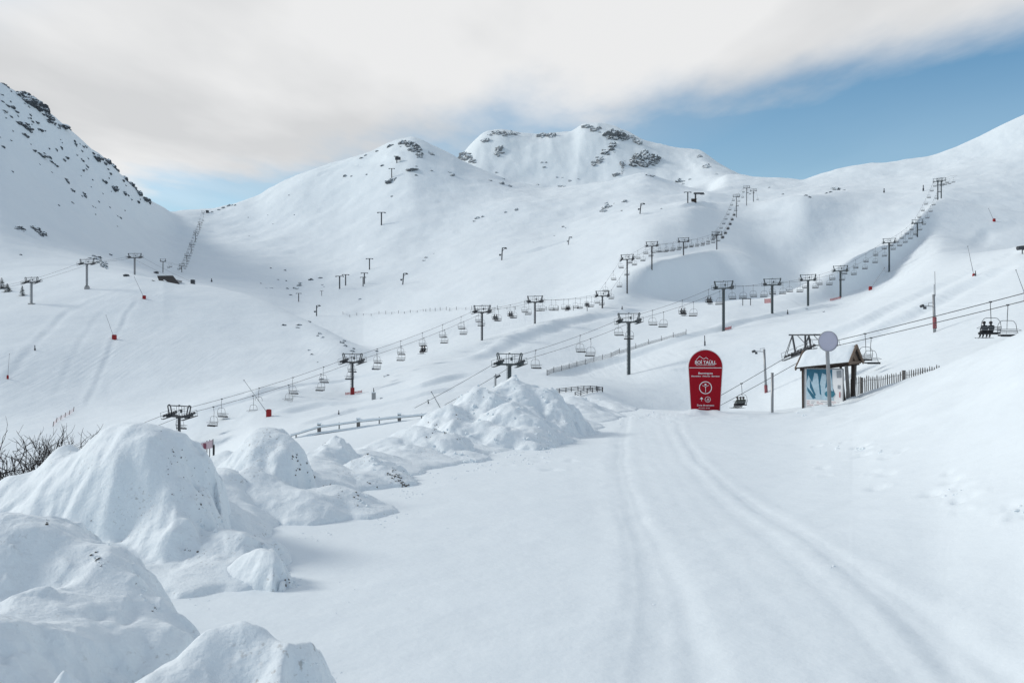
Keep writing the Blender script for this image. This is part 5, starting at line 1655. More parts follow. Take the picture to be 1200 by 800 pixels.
def sign_outline(g):
    o = [(-hb - g, zb), (hb + g, zb)]
    for k in range(0, 25):
        a = math.pi * k / 24
        o.append(((half_top + g) * math.cos(a), zc + (half_top + g) * math.sin(a)))
    return o


b = prism(sign_outline(0.022), -0.034, 0.034); b.build('edge_trim', 'white_edge', t)
b = prism(sign_outline(0.0), -0.040, 0.040); b.build('panel', 'red', t)
YF = -0.046
# mountain emblem
b = MB()
for q in ([(815.6, 421.6), (819.6, 417.2), (824.6, 420.6), (827, 418.6), (829.6, 420.8)],):
    pts = [((x - 826.5) * s1, zof(y)) for x, y in q]
    for (a, c) in zip(pts[:-1], pts[1:]):
        b.beam((a[0], YF, a[1]), (c[0], YF, c[1]), 0.012, 0.022, (0, -1, 0))
b.build('emblem', 'white_paint', t)
put_text(t, 'lettering', 'BOÍ TAÜLL', 0.0, zof(424.6), 0.15, 'white_paint', YF, 24.5 * s1)
put_text(t, 'lettering', 'MOUNTAIN RESORT', 0.0, zof(427.6), 0.045, 'white_edge', YF, 22 * s1)
b = MB(); b.box((0, YF, zof(430.8)), (2 * half_top - 0.04, 0.012, 0.02)); b.build('divider_line', 'white_edge', t)
put_text(t, 'lettering', 'Benvinguts', 0.0, zof(437.2), 0.085, 'white_paint', YF, 16.5 * s1)
put_text(t, 'lettering', 'Bienvenidos · Welcome · Bienvenue', 0.0, zof(440.6), 0.062, 'white_paint', YF, 32.5 * s1)
b = ring(0, zof(454), 6.6 * s1, 7.4 * s1, YF - 0.006, YF + 0.006); b.build('pictogram_ring', 'white_paint', t)
b = MB()
PZ = lambda x, y: (x * s1, zof(454 + y))
for (x0, y0, x1, y1, w) in ((0, -1.5, 0, 5.2, 2.0), (0, -1.0, -3.9, -2.9, 1.1), (0, -1.0, 3.9, -2.9, 1.1)):
    a = PZ(x0, y0); c = PZ(x1, y1)
    b.beam((a[0], YF, a[1]), (c[0], YF, c[1]), 0.012, w * s1, (0, -1, 0))
a = PZ(0, -3.6)
b.disc((a[0], YF, a[1]), (0, 1, 0), 1.15 * s1, 0.012, 14)
b.build('pictogram', 'white_paint', t)
b = MB()
a = (-4.6 * s1, zof(467.5))
b.beam((a[0], YF, a[1] - 2.2 * s1), (a[0], YF, a[1] + 0.6 * s1), 0.012, 0.9 * s1, (0, -1, 0))
b.add([(a[0] - 2.0 * s1, YF - 0.006, a[1] + 0.2 * s1), (a[0] + 2.0 * s1, YF - 0.006, a[1] + 0.2 * s1), (a[0], YF - 0.006, a[1] + 2.6 * s1)], [(0, 1, 2)])
b.build('arrow', 'white_paint', t)
b = ring(2.6 * s1, zof(467.7), 2.9 * s1, 3.4 * s1, YF - 0.006, YF + 0.006, 24)
b.build('pictogram_ring', 'white_edge', t)
b = MB()
for (x0, y0, x1, y1, w) in ((-1.5, 1.2, 1.7, 1.2, 1.3), (-1.0, 0.6, 0.4, -1.4, 1.3), (0.4, -1.2, 1.4, 0.6, 1.2)):
    b.beam(((2.6 + x0) * s1, YF, zof(467.7 + y0)), ((2.6 + x1) * s1, YF, zof(467.7 + y1)), 0.012, w * s1, (0, -1, 0))
b.build('pictogram', 'white_paint', t)
put_text(t, 'lettering', 'Zona de accesos', 0.0, zof(474.6), 0.075, 'white_paint', YF, 20 * s1)
put_text(t, 'lettering', 'Access area', -1.5 * s1, zof(477.6), 0.05, 'white_edge', YF, 13 * s1)

# ------------------------------------------------------------------ map shelter
KY = 27.6
p = at(972, KY)
yaw = math.radians(-38)
t = thing('map_shelter', 'small wooden trail map shelter with snow-covered gable roof', 'shelter', (p.x, KY, p.z), yaw)
kz = lambda py: CZ + (400 - py) / F * KY - p.z
LX = 1.62; DP = 1.15
eave = kz(425.0); ridge = eave + 0.46
tiltx = math.tan(math.radians(7.0))          # the roof sits a little crooked
rz_ = lambda x: x * tiltx
b = MB()
for s in (-1, 1):
    # boarded slopes
    for k in range(6):
        f0 = k / 6; f1 = (k + 0.94) / 6
        q = []
        for f in (f0, f1):
            yv = s * (DP / 2 + 0.10) * (1 - f); zv = eave - 0.06 + (ridge - eave + 0.06) * f
            q.append((yv, zv))
        b.add([(-LX / 2, q[0][0], q[0][1] + rz_(-LX / 2)), (LX / 2, q[0][0], q[0][1] + rz_(LX / 2)), (LX / 2, q[1][0], q[1][1] + rz_(LX / 2)), (-LX / 2, q[1][0], q[1][1] + rz_(-LX / 2)),
               (-LX / 2, q[0][0], q[0][1] - 0.03 + rz_(-LX / 2)), (LX / 2, q[0][0], q[0][1] - 0.03 + rz_(LX / 2)), (LX / 2, q[1][0], q[1][1] - 0.03 + rz_(LX / 2)), (-LX / 2, q[1][0], q[1][1] - 0.03 + rz_(-LX / 2))],
              [(0, 1, 2, 3), (7, 6, 5, 4), (0, 4, 5, 1), (2, 6, 7, 3), (1, 5, 6, 2), (0, 3, 7, 4)])
rf = b.build('roof', 'wood_dark', t)
# snow lying on the roof, thick and rounded at its lip
b = MB()
nx_, ny_ = 24, 20
vs = []
for i in range(nx_ + 1):
    for j in range(ny_ + 1):
        u = -1 + 2 * i / nx_; v = -1 + 2 * j / ny_
        x = u * (LX / 2 - 0.01); yv = v * (DP / 2 + 0.11)
        zv = eave - 0.06 + (ridge - eave + 0.06) * (1 - abs(v)) + 0.012
        edge_ = min(1, (1 - abs(u)) * 9) * min(1, (1 - abs(v)) * 7)
        th = 0.07 * math.sqrt(max(0, edge_)) * (0.8 + 0.5 * float(pnoise(x * 2.5, yv * 2.5, 5)))
        zv -= 0.05 * math.exp(-(v / 0.12) ** 2)
        vs.append((x, yv, zv + th + rz_(x)))
n1_ = ny_ + 1
b.add(vs, [(i * n1_ + j, (i + 1) * n1_ + j, (i + 1) * n1_ + j + 1, i * n1_ + j + 1) for i in range(nx_) for j in range(ny_)])
b.build('roof_snow', 'snow_bank', rf, True)
for s in (-1, 1):
    x = s * (LX / 2 + 0.012)
    b = MB()
    for sy in (-1, 1):
        b.beam((x, sy * (DP / 2 + 0.12), eave - 0.10 + rz_(x)), (x, 0, ridge - 0.02 + rz_(x)), 0.10, 0.035, (1, 0, 0))
    b.build('barge_board', 'wood', rf)
b = MB()
x = LX / 2 - 0.07
b.add([(x, -DP / 2 + 0.05, eave - 0.05 + rz_(x)), (x, DP / 2 - 0.05, eave - 0.05 + rz_(x)), (x, 0, ridge - 0.10 + rz_(x))], [(0, 1, 2)])
b.beam((x + 0.02, -DP / 2, eave - 0.07 + rz_(x)), (x + 0.02, DP / 2, eave - 0.07 + rz_(x)), 0.05, 0.09)
b.beam((x + 0.02, 0.0, eave + rz_(x)), (x + 0.02, -0.28, eave + 0.24 + rz_(x)), 0.05, 0.07, (1, 0, 0))
b.build('gable_truss', 'wood', t)
b = MB()
for yv in (-DP / 2 + 0.16, DP / 2 - 0.16):
    b.beam((-LX / 2 + 0.04, yv, eave - 0.10 + rz_(-LX / 2)), (LX / 2 - 0.04, yv, eave - 0.10 + rz_(LX / 2)), 0.07, 0.13)
b.build('eaves_beam', 'wood_dark', t)
lb = -0.9
for (x0, y0, x1, y1, w, m) in ((-LX / 2 + 0.14, -DP / 2 + 0.14, -LX / 2 + 0.16, -DP / 2 + 0.14, 0.075, 'wood_dark'), (-LX / 2 + 0.14, DP / 2 - 0.14, -LX / 2 + 0.16, DP / 2 - 0.14, 0.075, 'wood_dark'),
                              (LX / 2 - 0.16, -DP / 2 + 0.14, LX / 2 - 0.14, -0.06, 0.085, 'wood_grey'), (LX / 2 - 0.16, DP / 2 - 0.16, LX / 2 - 0.14, 0.02, 0.085, 'wood_grey'),
                              (LX / 2 - 0.34, -DP / 2 + 0.16, LX / 2 - 0.10, -DP / 2 + 0.16, 0.06, 'wood_dark'), (LX / 2 - 0.10, 0.05, LX / 2 - 0.10, -0.05, 0.10, 'wood_dark')):
    b = MB(); b.beam((x1, y1, lb), (x0, y0, eave - 0.06), w, w, (0, 1, 0)); b.build('post', m, t)
# map panel
px0 = -LX / 2 + 0.20; px1 = LX / 2 - 0.24
pt = eave - 0.15; pb_ = lb
yp = -DP / 2 + 0.12
b = MB(); b.box(((px0 + px1) / 2, yp, (pt + pb_) / 2), (px1 - px0, 0.03, pt - pb_)); pan = b.build('map_panel', 'white_paint', t)
yq = yp - 0.018
mapw = (px1 - px0)
MX = lambda u: px0 + mapw * u
mz0 = pt - 0.045; mz1 = pt - 0.98
MZ = lambda v: mz0 + (mz1 - mz0) * v


def flat(name, mat, polys, dy, parent=pan):
    b = MB()
    for q in polys:
        n = len(q)
        b.add([(MX(u), yq - dy, MZ(v)) for u, v in q] + [(MX(u), yq - dy + 0.004, MZ(v)) for u, v in q],
              [tuple(range(n)), tuple(reversed(range(n, 2 * n)))] + [(i, i + n, (i + 1) % n + n, (i + 1) % n) for i in range(n)])
    return b.build(name, mat, parent)


MAT['map_sky'] = plain('map_sky', (0.03, 0.15, 0.23), 0.4, var=0.5, scale=5)
MAT['map_snow'] = plain('map_snow', (0.42, 0.56, 0.64), 0.4, var=0.35, scale=9)
MAT['map_teal'] = plain('map_teal', (0.04, 0.19, 0.26), 0.4, var=0.2, scale=7)
MAT['map_red'] = plain('map_red', (0.50, 0.22, 0.22), 0.4)
MAT['map_grey'] = plain('map_grey', (0.32, 0.34, 0.36), 0.4)
flat('map_picture', 'map_sky', [[(0.05, 0.0), (0.72, 0.0), (0.72, 0.55), (0.80, 0.8), (0.05, 0.55)]], 0.001)
flat('map_picture', 'map_snow', [[(0.04, 0.55), (0.10, 0.20), (0.20, 0.45), (0.26, 0.12), (0.34, 0.14), (0.40, 0.5), (0.46, 0.12), (0.55, 0.16), (0.60, 0.40), (0.68, 0.10), (0.73, 0.5), (0.76, 1.0), (0.05, 1.0)]], 0.004)
flat('map_ridge', 'map_sky', [[(0.14, 0.32), (0.22, 0.62), (0.30, 0.85), (0.26, 0.88), (0.14, 0.60)], [(0.06, 0.58), (0.16, 0.72), (0.30, 0.94), (0.22, 0.98), (0.08, 0.72)], [(0.36, 0.25), (0.42, 0.55), (0.44, 0.85), (0.40, 0.80)], [(0.58, 0.22), (0.68, 0.30), (0.60, 0.55), (0.54, 0.62)]], 0.007)
flat('map_inset', 'map_teal', [[(0.66 + 0.13 * math.cos(2 * math.pi * k / 20), 0.80 + 0.115 * math.sin(2 * math.pi * k / 20)) for k in range(20)]], 0.010)
flat('map_inset', 'map_grey', [[(0.83, 0.04), (0.95, 0.02), (0.96, 0.25), (0.84, 0.27)]], 0.004)
flat('map_inset', 'map_grey', [[(0.86, 0.5), (0.93, 0.5), (0.93, 0.62), (0.86, 0.62)]], 0.004)
flat('map_inset', 'map_red', [[(0.90, 0.72), (0.93, 0.72), (0.93, 0.9), (0.90, 0.9)]], 0.011)
legend = []
r = random.Random(4)
for k in range(7):
    v = 1.06 + 0.055 * k
    u = 0.06
    while u < 0.9:
        w = r.uniform(0.05, 0.18)
        legend.append([(u, v), (min(0.94, u + w), v), (min(0.94, u + w), v + 0.014), (u, v + 0.014)])
        u += w + r.uniform(0.03, 0.08)
flat('map_legend', 'map_red', legend[::2], 0.002)['kind'] = 'stuff'
flat('map_legend', 'map_grey', legend[1::2], 0.002)['kind'] = 'stuff'
b = MB()
for (u0, v0, u1, v1) in ((0.0, -0.02, 1.0, -0.02), (0.0, -0.02, 0.0, 1.7), (1.0, -0.02, 1.0, 1.7)):
    b.beam((MX(u0), yq, MZ(v0)), (MX(u1), yq, MZ(v1)), 0.03, 0.03, (0, 1, 0))
b.build('panel_frame', 'galvanised', t)

# ------------------------------------------------------------------ round road sign seen from behind
RY = 26.4
p = at(974.5, RY)
t = thing('round_sign', 'round traffic sign seen from behind on a pale post, in front of the shelter', 'road sign', (p.x, RY, p.z), math.radians(6))
zz = lambda py: CZ + (400 - py) / F * RY - p.z
s2 = RY / F
b = MB(); b.disc(((970.2 - 974.5) * s2, 0.0, zz(399.8)), (0, 1, 0.0), 11.8 * s2, 0.02, 40); b.build('disc', 'aluminium', t)
b = ring((970.2 - 974.5) * s2, zz(399.8), 11.5 * s2, 12.0 * s2, -0.03, 0.016, 40); b.build('rim', 'galvanised', t)
b = MB(); b.tube([(0.02, 0.09, -0.8), ((971 - 974.5) * s2, 0.09, zz(411)), ((970.4 - 974.5) * s2, 0.09, zz(404))], 0.055, 12); b.build('post', 'wood_grey' if False else 'galvanised', t, True)
b = MB(); b.box(((970.6 - 974.5) * s2, 0.045, zz(405)), (0.16, 0.06, 0.04)); b.box(((970.4 - 974.5) * s2, 0.045, zz(395)), (0.16, 0.06, 0.04)); b.build('clamp', 'galvanised', t)
# bare steel post next to the red sign
p = at(905, 28.2)
b = MB(); zt = CZ + (400 - 437) / F * 28.2 - p.z
b.tube([(0, 0, -0.7), (0, 0, zt)], 0.042, 10); b.tube([(0, 0, zt), (0, 0, zt + 0.012)], 0.05, 10)
o = b.build('steel_post', 'galvanised', None, True); o.location = p
tag(o, 'bare grey steel post standing between the red sign and the map shelter', 'post')


# ------------------------------------------------------------------ fences
def fence(name, label, cat, pts, tops, rails, post_w, mat, mats_rail=None, group=None, sink=0.5, snow=0.0, rail_h=0.07, lean=0.0):
    """pts: foot points; tops: post heights; rails: heights (fraction of top)"""
    base = Vector(pts[0])
    t = thing(name, label, cat, base, 0, group)
    for p, h in zip(pts, tops):
        b = MB(); q = Vector(p) - base
        b.beam(q - Vector((0, 0, sink)), q + Vector((rnd.uniform(-lean, lean), rnd.uniform(-lean, lean), h)), post_w, post_w, (0, 1, 0))
        b.build('post', mat, t)
    for rf_ in rails:
        for a, c, h0, h1 in zip(pts[:-1], pts[1:], tops[:-1], tops[1:]):
            a = Vector(a) - base + Vector((0, -post_w * 0.6, h0 * rf_)); c = Vector(c) - base + Vector((0, -post_w * 0.6, h1 * rf_))
            b = MB(); b.beam(a, c, 0.05, rail_h)
            ro = b.build('rail', mats_rail or mat, t)
            if snow:
                d = c - a
                k = 7
                b = MB()
                vs = []
                for i in range(k):
                    q = a + d * (i / (k - 1)) + Vector((0, 0, rail_h / 2))
                    hh = snow * rnd.uniform(0.7, 1.25)
                    for yy, zz_ in ((-0.055, -0.01), (-0.05, hh * 0.6), (0, hh), (0.05, hh * 0.6), (0.055, -0.01)):
                        vs.append(q + Vector((0, yy, zz_)))
                b.add(vs, [(i * 5 + j, (i + 1) * 5 + j, (i + 1) * 5 + j + 1, i * 5 + j + 1) for i in range(k - 1) for j in range(4)])
                b.build('rail_snow', 'snow_bank', ro, True)
    return t


MAT['wood_frost'] = plain('wood_frost', (0.33, 0.345, 0.36), 0.9, var=0.3, scale=9)
# snow-laden rail fence beyond the heaps
FY = 57.0
ppx = [341, 347, 374, 397.5, 420, 444.5, 468, 494, 506]
top_py = [511, 507, 497, 494.5, 491, 488.5, 485.5, 484, 483]
pts = [at(x, FY) for x in ppx]
tops = [CZ + (400 - y) / F * FY - p.z for y, p in zip(top_py, pts)]
t = thing('rail_fence', 'two-rail wooden fence thick with snow beyond the snow heaps', 'fence', pts[0])
for i, (p, h) in enumerate(zip(pts, tops)):
    big = i in (2, 4, 6)
    b = MB(); q = p - pts[0]
    w = 0.20 if big else 0.07
    b.beam(q - Vector((0, 0, 0.8)), q + Vector((0, 0, h)), w, w, (0, 1, 0)); po = b.build('post', 'wood_grey' if big else 'chair_bar', t)
    if big:
        b = MB(); b.box(q + Vector((0, 0, h + 0.05)), (0.24, 0.24, 0.10)); b.build('post_snow', 'snow_bank', po)
r1 = [(341, 510.5), (374, 500.5), (420, 494), (468, 489), (506, 485.5)]; r2 = [(341, 516.5), (374, 508), (420, 502), (468, 495.5), (506, 491.5)]
for rr_ in (r1, r2):
    for (xa, ya), (xc, yc) in zip(rr_[:-1], rr_[1:]):
        a = Vector(((xa - 600) / F * FY, FY - 0.1, CZ + (400 - ya) / F * FY)) - pts[0]; c = Vector(((xc - 600) / F * FY, FY - 0.1, CZ + (400 - yc) / F * FY)) - pts[0]
        b = MB(); b.beam(a, c, 0.06, 0.08); ro = b.build('rail', 'wood_frost', t)
        b = MB(); vs = []
        k = 9
        for i in range(k):
            q = a + (c - a) * (i / (k - 1)) + Vector((0, 0, 0.05)); hh = 0.10 * rnd.uniform(0.7, 1.2)
            for yy, z_ in ((-0.075, -0.05), (-0.07, hh * 0.6), (0, hh), (0.07, hh * 0.6), (0.075, -0.05)):
                vs.append(q + Vector((0, yy, z_)))
        b.add(vs, [(i * 5 + j, (i + 1) * 5 + j, (i + 1) * 5 + j + 1, i * 5 + j + 1) for i in range(k - 1) for j in range(4)])
        b.build('rail_snow', 'snow_bank', ro, True)

# dark wooden fence forming a corner near the tall tower
c1 = [(634, 439.5), (641.5, 441.5), (648.5, 444.5), (655.5, 446.5), (663, 447), (669.5, 447), (677.5, 446.5), (684, 446.5), (692, 446), (699, 446), (706, 446)]
c2 = [(674, 456.5), (680.5, 456), (688, 455.5), (694, 453), (700, 449.5), (706, 446)]
fence('board_fence', 'dark wooden fence running back from the corner, below the tallest green tower', 'fence', [at(x, 112 + (x - 634) * 0.05) for x, y in c1], [0.62] * len(c1), (0.9, 0.6, 0.3), 0.10, 'fence_dark', lean=0.04)
fence('board_fence', 'dark wooden fence stepping down towards the road from the corner', 'fence', [at(x, 103 + (x - 674) * 0.39) for x, y in c2], [0.66] * len(c2), (0.92, 0.62, 0.32), 0.10, 'fence_dark', lean=0.04)

# picket fence on the bank at the right
n = 46
a = Vector(((992.5 - 600) / F * 29.6, 29.6, CZ - 47.0 / F * 29.6)); c = Vector(((1106 - 600) / F * 26.6, 26.6, CZ - 28.0 / F * 26.6))
t = thing('picket_fence', 'chestnut picket snow fence half buried along the right bank', 'fence', a - Vector((0, 0, 1.2)))
for i in range(n):
    f = i / (n - 1)
    q = a.lerp(c, f) - t.location
    q.z += 0.07 * math.sin(f * 9) * (1 - f) + rnd.uniform(-0.03, 0.06)
    w = rnd.uniform(0.022, 0.034)
    lean = rnd.uniform(-0.05, 0.05)
    b = MB()
    lo = q - Vector((lean, 0, 1.25))
    b.beam(lo, q - Vector((0, 0, 0.04)), w, 0.018, (0, 1, 0)); b.beam(q - Vector((0, 0, 0.04)), q, w * 0.55, 0.016, (0, 1, 0))
    b.build('picket', 'wood_grey', t)
for dz in (0.09, 0.55):
    b = MB(); b.tube([a.lerp(c, k / 12) - t.location - Vector((0, 0.012, dz + 0.03 * math.sin(k * 1.7))) for k in range(13)], 0.008, 4); b.build('wire', 'galvanised', t)
for f in (0.17, 0.62):
    q = a.lerp(c, f) - t.location
    b = MB(); b.beam(q - Vector((0, -0.05, 1.3)), q + Vector((0, 0.05, 0.05)), 0.085, 0.085, (0, 1, 0)); b.build('post', 'wood_grey', t)

# long line of net posts on the far piste
pl = [(402, 370), (410, 371), (418, 370.5), (426, 370), (435, 369.5), (444, 369), (452, 368.5), (459, 368), (467, 367.5), (474, 367), (481, 366.5), (489, 366), (496, 365), (499, 364.8), (504, 364.5), (510, 364), (516, 363.5), (523, 363.5), (527, 363.5), (535, 362.5), (546, 362.5), (553, 362.5), (560, 362.5), (572, 362.5), (583, 362.5), (594, 363), (604, 362.5), (640, 363), (654, 363.5), (672, 363), (688, 364)]
pts = [hit(x, y + 0.8, 215) for x, y in pl]
t = thing('net_fence', 'long line of thin fence posts with netting across the far piste', 'fence', pts[0])
for p in pts:
    b = MB(); q = p - pts[0]; h = rnd.uniform(0.9, 1.7)
    b.beam(q - Vector((0, 0, 0.3)), q + Vector((rnd.uniform(-0.1, 0.1), 0, h)), 0.15, 0.15, (0, 1, 0)); b.build('post', 'dark_steel', t)
for dz in (0.5, 0.9):
    b = MB()
    for p, q in zip(pts[:-1], pts[1:]):
        b.beam(p - pts[0] + Vector((0, 0, dz)), q - pts[0] + Vector((0, 0, dz)), 0.03, 0.035)
    b.build('net_cord', 'net', t)

# safety net along the piste edge above the road
pl = [(641, 440), (649, 436.5), (658, 434.5), (667, 432), (676, 429.5), (686, 427), (696, 424), (706, 421.5), (716, 418.5), (726, 415), (745, 409), (760, 404), (775, 399.5), (789, 395.5), (804, 391.5)]
pts = [hit(x, y, 110) for x, y in pl]
t = thing('safety_net', 'grey safety net on posts along the piste edge under the green lift', 'safety net', pts[0])
for i, p in enumerate(pts):
    b = MB(); q = p - pts[0]
    b.tube([q - Vector((0, 0, 0.3)), q + Vector((0, 0, 1.0))], 0.05, 6); b.build('post', 'dark_steel', t)
for i, (p, q) in enumerate(zip(pts[:-1], pts[1:])):
    hgt = 0.85 if i < 9 else 0.55
    b = MB()
    for k in range(7):
        z = hgt * (k + 0.3) / 7
        b.beam(p - pts[0] + Vector((0, 0, z)), q - pts[0] + Vector((0, 0, z)), 0.014, 0.026)
    m = int((q - p).length / 0.25) + 1
    for k in range(m):
        f = k / m
        w = (p.lerp(q, f)) - pts[0]
        b.beam(w + Vector((0, 0, 0.02)), w + Vector((0, 0, hgt)), 0.026, 0.014, (0, 1, 0))
    b.build('net_panel', 'net', t)


def red_net(pa, pc, h, label, mat='net_red'):
    t = thing('red_net', label, 'safety net', pa)
    for p in (pa, pc):
        b = MB(); q = p - pa; b.tube([q - Vector((0, 0, 0.2)), q + Vector((0, 0, h + 0.1))], 0.04, 6); b.build('post', 'red_pad', t)
    b = MB()
    for k in range(6):
        z = h * (k + 0.5) / 6
        b.beam(Vector((0, 0, z)), pc - pa + Vector((0, 0, z)), 0.02, h / 10)
    m = 10
    for k in range(m + 1):
        w = (pc - pa) * (k / m); b.beam(w + Vector((0, 0.015, 0.02)), w + Vector((0, 0.015, h)), 0.05, 0.015, (0, 1, 0))
    b.build('net_panel', mat, t)
    return t


red_net(at(850, 181), at(857, 183), 0.5, 'low red net beside the fence-edge green tower pole')
red_net(hit(896, 356, 200), hit(903, 355, 200), 1.1, 'small red net panel behind the third full green tower')
red_net(hit(973, 353.5, 180), hit(985, 350, 180), 0.55, 'low slanting red net at the foot of a green tower')
red_net(at(405, 149), at(424, 151), 0.35, 'low red net around the red padded tower foot')

# start gate frame on the piste
p = hit(875, 358, 200)
t = thing('gate_frame', 'dark open gate frame standing on the piste below the green lift chairs', 'gate', p)
for x in (-1.0, 1.0):
    b = MB(); b.beam((x, 0, -0.3), (x, 0, 1.7), 0.16, 0.16, (0, 1, 0)); b.build('post', 'dark_steel', t)
b = MB(); b.beam((-1.15, 0, 1.75), (1.15, 0, 1.75), 0.18, 0.22); b.build('lintel', 'dark_steel', t)

# leaning marker poles with netting at the foot of the left hill
pl = [(62, 499), (66, 494), (71, 491), (76, 488), (81, 485), (86, 482)]
pts = [hit(x, y + 1, 100) for x, y in pl]
t = thing('pole_fence', 'short row of leaning dark red poles at the foot of the left hill', 'fence', pts[0])
for p in pts:
    b = MB(); q = p - pts[0]; b.tube([q - Vector((0, 0, 0.2)), q + Vector((0.12, 0, 0.85))], 0.05, 6); b.build('pole', 'wood_dark', t)
b = MB()
for p, q in zip(pts[:-1], pts[1:]):
    for dz in (0.2, 0.4, 0.6):
        b.beam(p - pts[0] + Vector((0.05, 0, dz)), q - pts[0] + Vector((0.05, 0, dz)), 0.02, 0.02)
b.build('netting', 'net_red', t)

# red and white banner net glimpsed between the heaps
BY = 46.0
pa = at(231, BY); pc = at(249, BY)
za = CZ + (400 - 529) / F * BY; zc_ = CZ + (400 - 524.5) / F * BY
t = thing('banner_net', 'faded red and white banner net seen between the two tallest snow heaps', 'banner', pa)
pa2 = Vector((pa.x, BY, za)) - pa; pc2 = Vector((pc.x, BY, zc_)) - pa
b = MB(); b.add([pa2, pc2, pc2 + Vector((0, 0, 0.42)), pa2 + Vector((0, 0, 0.36))], [(0, 1, 2, 3)])
b.add([pa2 + Vector((0, 0.012, 0)), pc2 + Vector((0, 0.012, 0)), pc2 + Vector((0, 0.012, 0.42)), pa2 + Vector((0, 0.012, 0.36))], [(3, 2, 1, 0)])
MAT['banner'] = plain('banner', (0.52, 0.40, 0.44), 0.7)
MAT['banner_red'] = plain('banner_red', (0.20, 0.06, 0.09), 0.7)
bn = b.build('banner', 'banner', t)
b = MB()
d_ = (pc2 - pa2)
for f in (0.04, 0.42):
    b.box(pa2 + d_ * (f + 0.08) + Vector((0, -0.012, 0.19)), (0.15, 0.012, 0.28))
b.build('printed_square', 'banner_red', bn)
for f in (-0.08, 0.62, 0.80, 1.02):
    q = pa2 + d_ * f
    b = MB(); b.tube([q - Vector((0, -0.04, 1.6)), q + Vector((0, 0.04, 0.45))], 0.022, 6); b.build('post', 'dark_steel', t)
b = MB(); q = pa2 + d_ * 1.06; b.beam(q - Vector((0, 0, 1.4)), q + Vector((0.03, 0, 0.14)), 0.07, 0.07, (0, 1, 0)); b.build('anchor_post', 'black', t)


# ------------------------------------------------------------------ snow-making lances
def lance(px, py, tx, ty, label, box=(0.55, 0.5, 0.95), ymin=60, y=None, mat='red_pad'):
    p = hit(px, py, ymin) if y is None else at(px, y)
    s = p.y / F
    t = thing('snow_lance', label, 'snow gun', p, 0, 'snow lances along the pistes')
    b = MB()
    b.box((0, 0, box[2] / 2 - 0.1), (box[0], box[1], box[2] + 0.2)); b.box((0, -0.02, box[2] + 0.03), (box[0] * 0.8, box[1] * 0.8, 0.10))
    b.build('padded_base', mat, t)
    tip = Vector(((tx - px) * s, -0.3, (py - ty) * s))
    b = MB(); b.tube([(0, 0, 0.2), tip], 0.045 * max(1, p.y / 180), 6, 0.03 * max(1, p.y / 180)); b.build('lance_tube', 'galvanised', t)
    b = MB(); b.tube([tip, tip * 1.02], 0.07 * max(1, p.y / 180), 6); b.build('nozzle', 'dark_steel', t)
    return t


lance(134, 399, 125, 371, 'snow lance with a dark red base on the groomed face of the left hill', (0.9, 0.7, 1.1), ymin=120)
lance(169, 352, 158, 327, 'snow lance with a red base just below the black station roof', (0.8, 0.7, 0.9), ymin=150)
lance(315, 491, 287, 449, 'leaning snow lance with a bright red box among the lower chairs', (0.62, 0.5, 0.9), y=122)
lance(579, 448, 579.5, 412, 'upright thin snow lance with a narrow dark red base beside the tower head', (0.25, 0.25, 1.0), y=95)
lance(9, 445, 12, 416, 'thin snow lance with a small base on the lower face of the left hill', (0.3, 0.3, 0.7), ymin=120)
lance(1165, 261, 1158, 246, 'small far snow lance with a red box on the upper right ridge track', (0.9, 0.8, 1.2), ymin=200)
lance(1141, 324, 1133, 290, 'thin tall snow lance on the near right slope', (0.3, 0.3, 0.3), ymin=100)
lance(1203, 352, 1189, 317, 'leaning snow lance above the rope of the near lift', (0.4, 0.4, 0.5), ymin=90)
lance(518, 474, 506, 449, 'grey leaning lance pole beside the rail fence end', (0.2, 0.2, 0.2), y=80)
lance(1020, 326, 1036, 300, 'red boxed snow lance among the chairs of the green lift', (0.8, 0.7, 1.0), y=262)
lance(226, 333, 224, 329, 'stubby dark hydrant box on the hilltop beyond the black roof', (1.2, 1.0, 1.3), ymin=200, mat='dark_steel')


def mast_gun(px, base_py, top_py, y, label, lance_py=None, arm_py=None, arm_px=None, lean=0.0):
    p = at(px, y)
    zz_ = lambda q: CZ + (400 - q) / F * y - p.z
    xx_ = lambda q: (q - px) / F * y
    t = thing('snow_gun_mast', label, 'snow gun', p)
    b = MB(); b.tube([(0, 0, -0.5), (xx_(px + lean), 0, zz_(top_py))], 0.18, 10, 0.15); b.build('mast', 'galvanised', t, True)
    zt_ = zz_(base_py)
    b = MB(); b.tube([(0, 0, zt_ - 0.2), (xx_(px + lean * 0.25), 0, zt_ + 1.2)], 0.23, 10); b.build('foot_pad', 'red_faded', t, True)
    b = MB()
    za_ = zz_(arm_py); xa_ = xx_(arm_px)
    b.tube([(xx_(px + lean * 0.8), 0, za_), (xa_, -0.1, za_ + 0.08)], 0.05, 6)
    b.tube([(xx_(px + lean * 0.8), 0, za_ + 0.5), (xa_ * 0.5, -0.1, za_ + 0.42), (xa_ * 0.5, -0.1, za_)], 0.035, 6)
    b.build('arm', 'galvanised', t)
    b = MB(); b.disc((xa_, -0.1, za_ + 0.05), (1, 0.4, 0.3), 0.17, 0.42, 12); b.box((xa_ + 0.35, -0.1, za_ - 0.18), (0.3, 0.25, 0.3)); b.build('gun_head', 'dark_steel', t)
    if lance_py:
        b = MB(); b.tube([(-0.08, 0, zz_(top_py) - 0.2), (-0.08, 0, zz_(top_py - 12))], 0.04, 5); b.tube([(0.06, 0, zz_(top_py) - 0.2), (0.0, 0, zz_(lance_py))], 0.035, 5); b.build('lance_tube', 'galvanised', t)
    return t


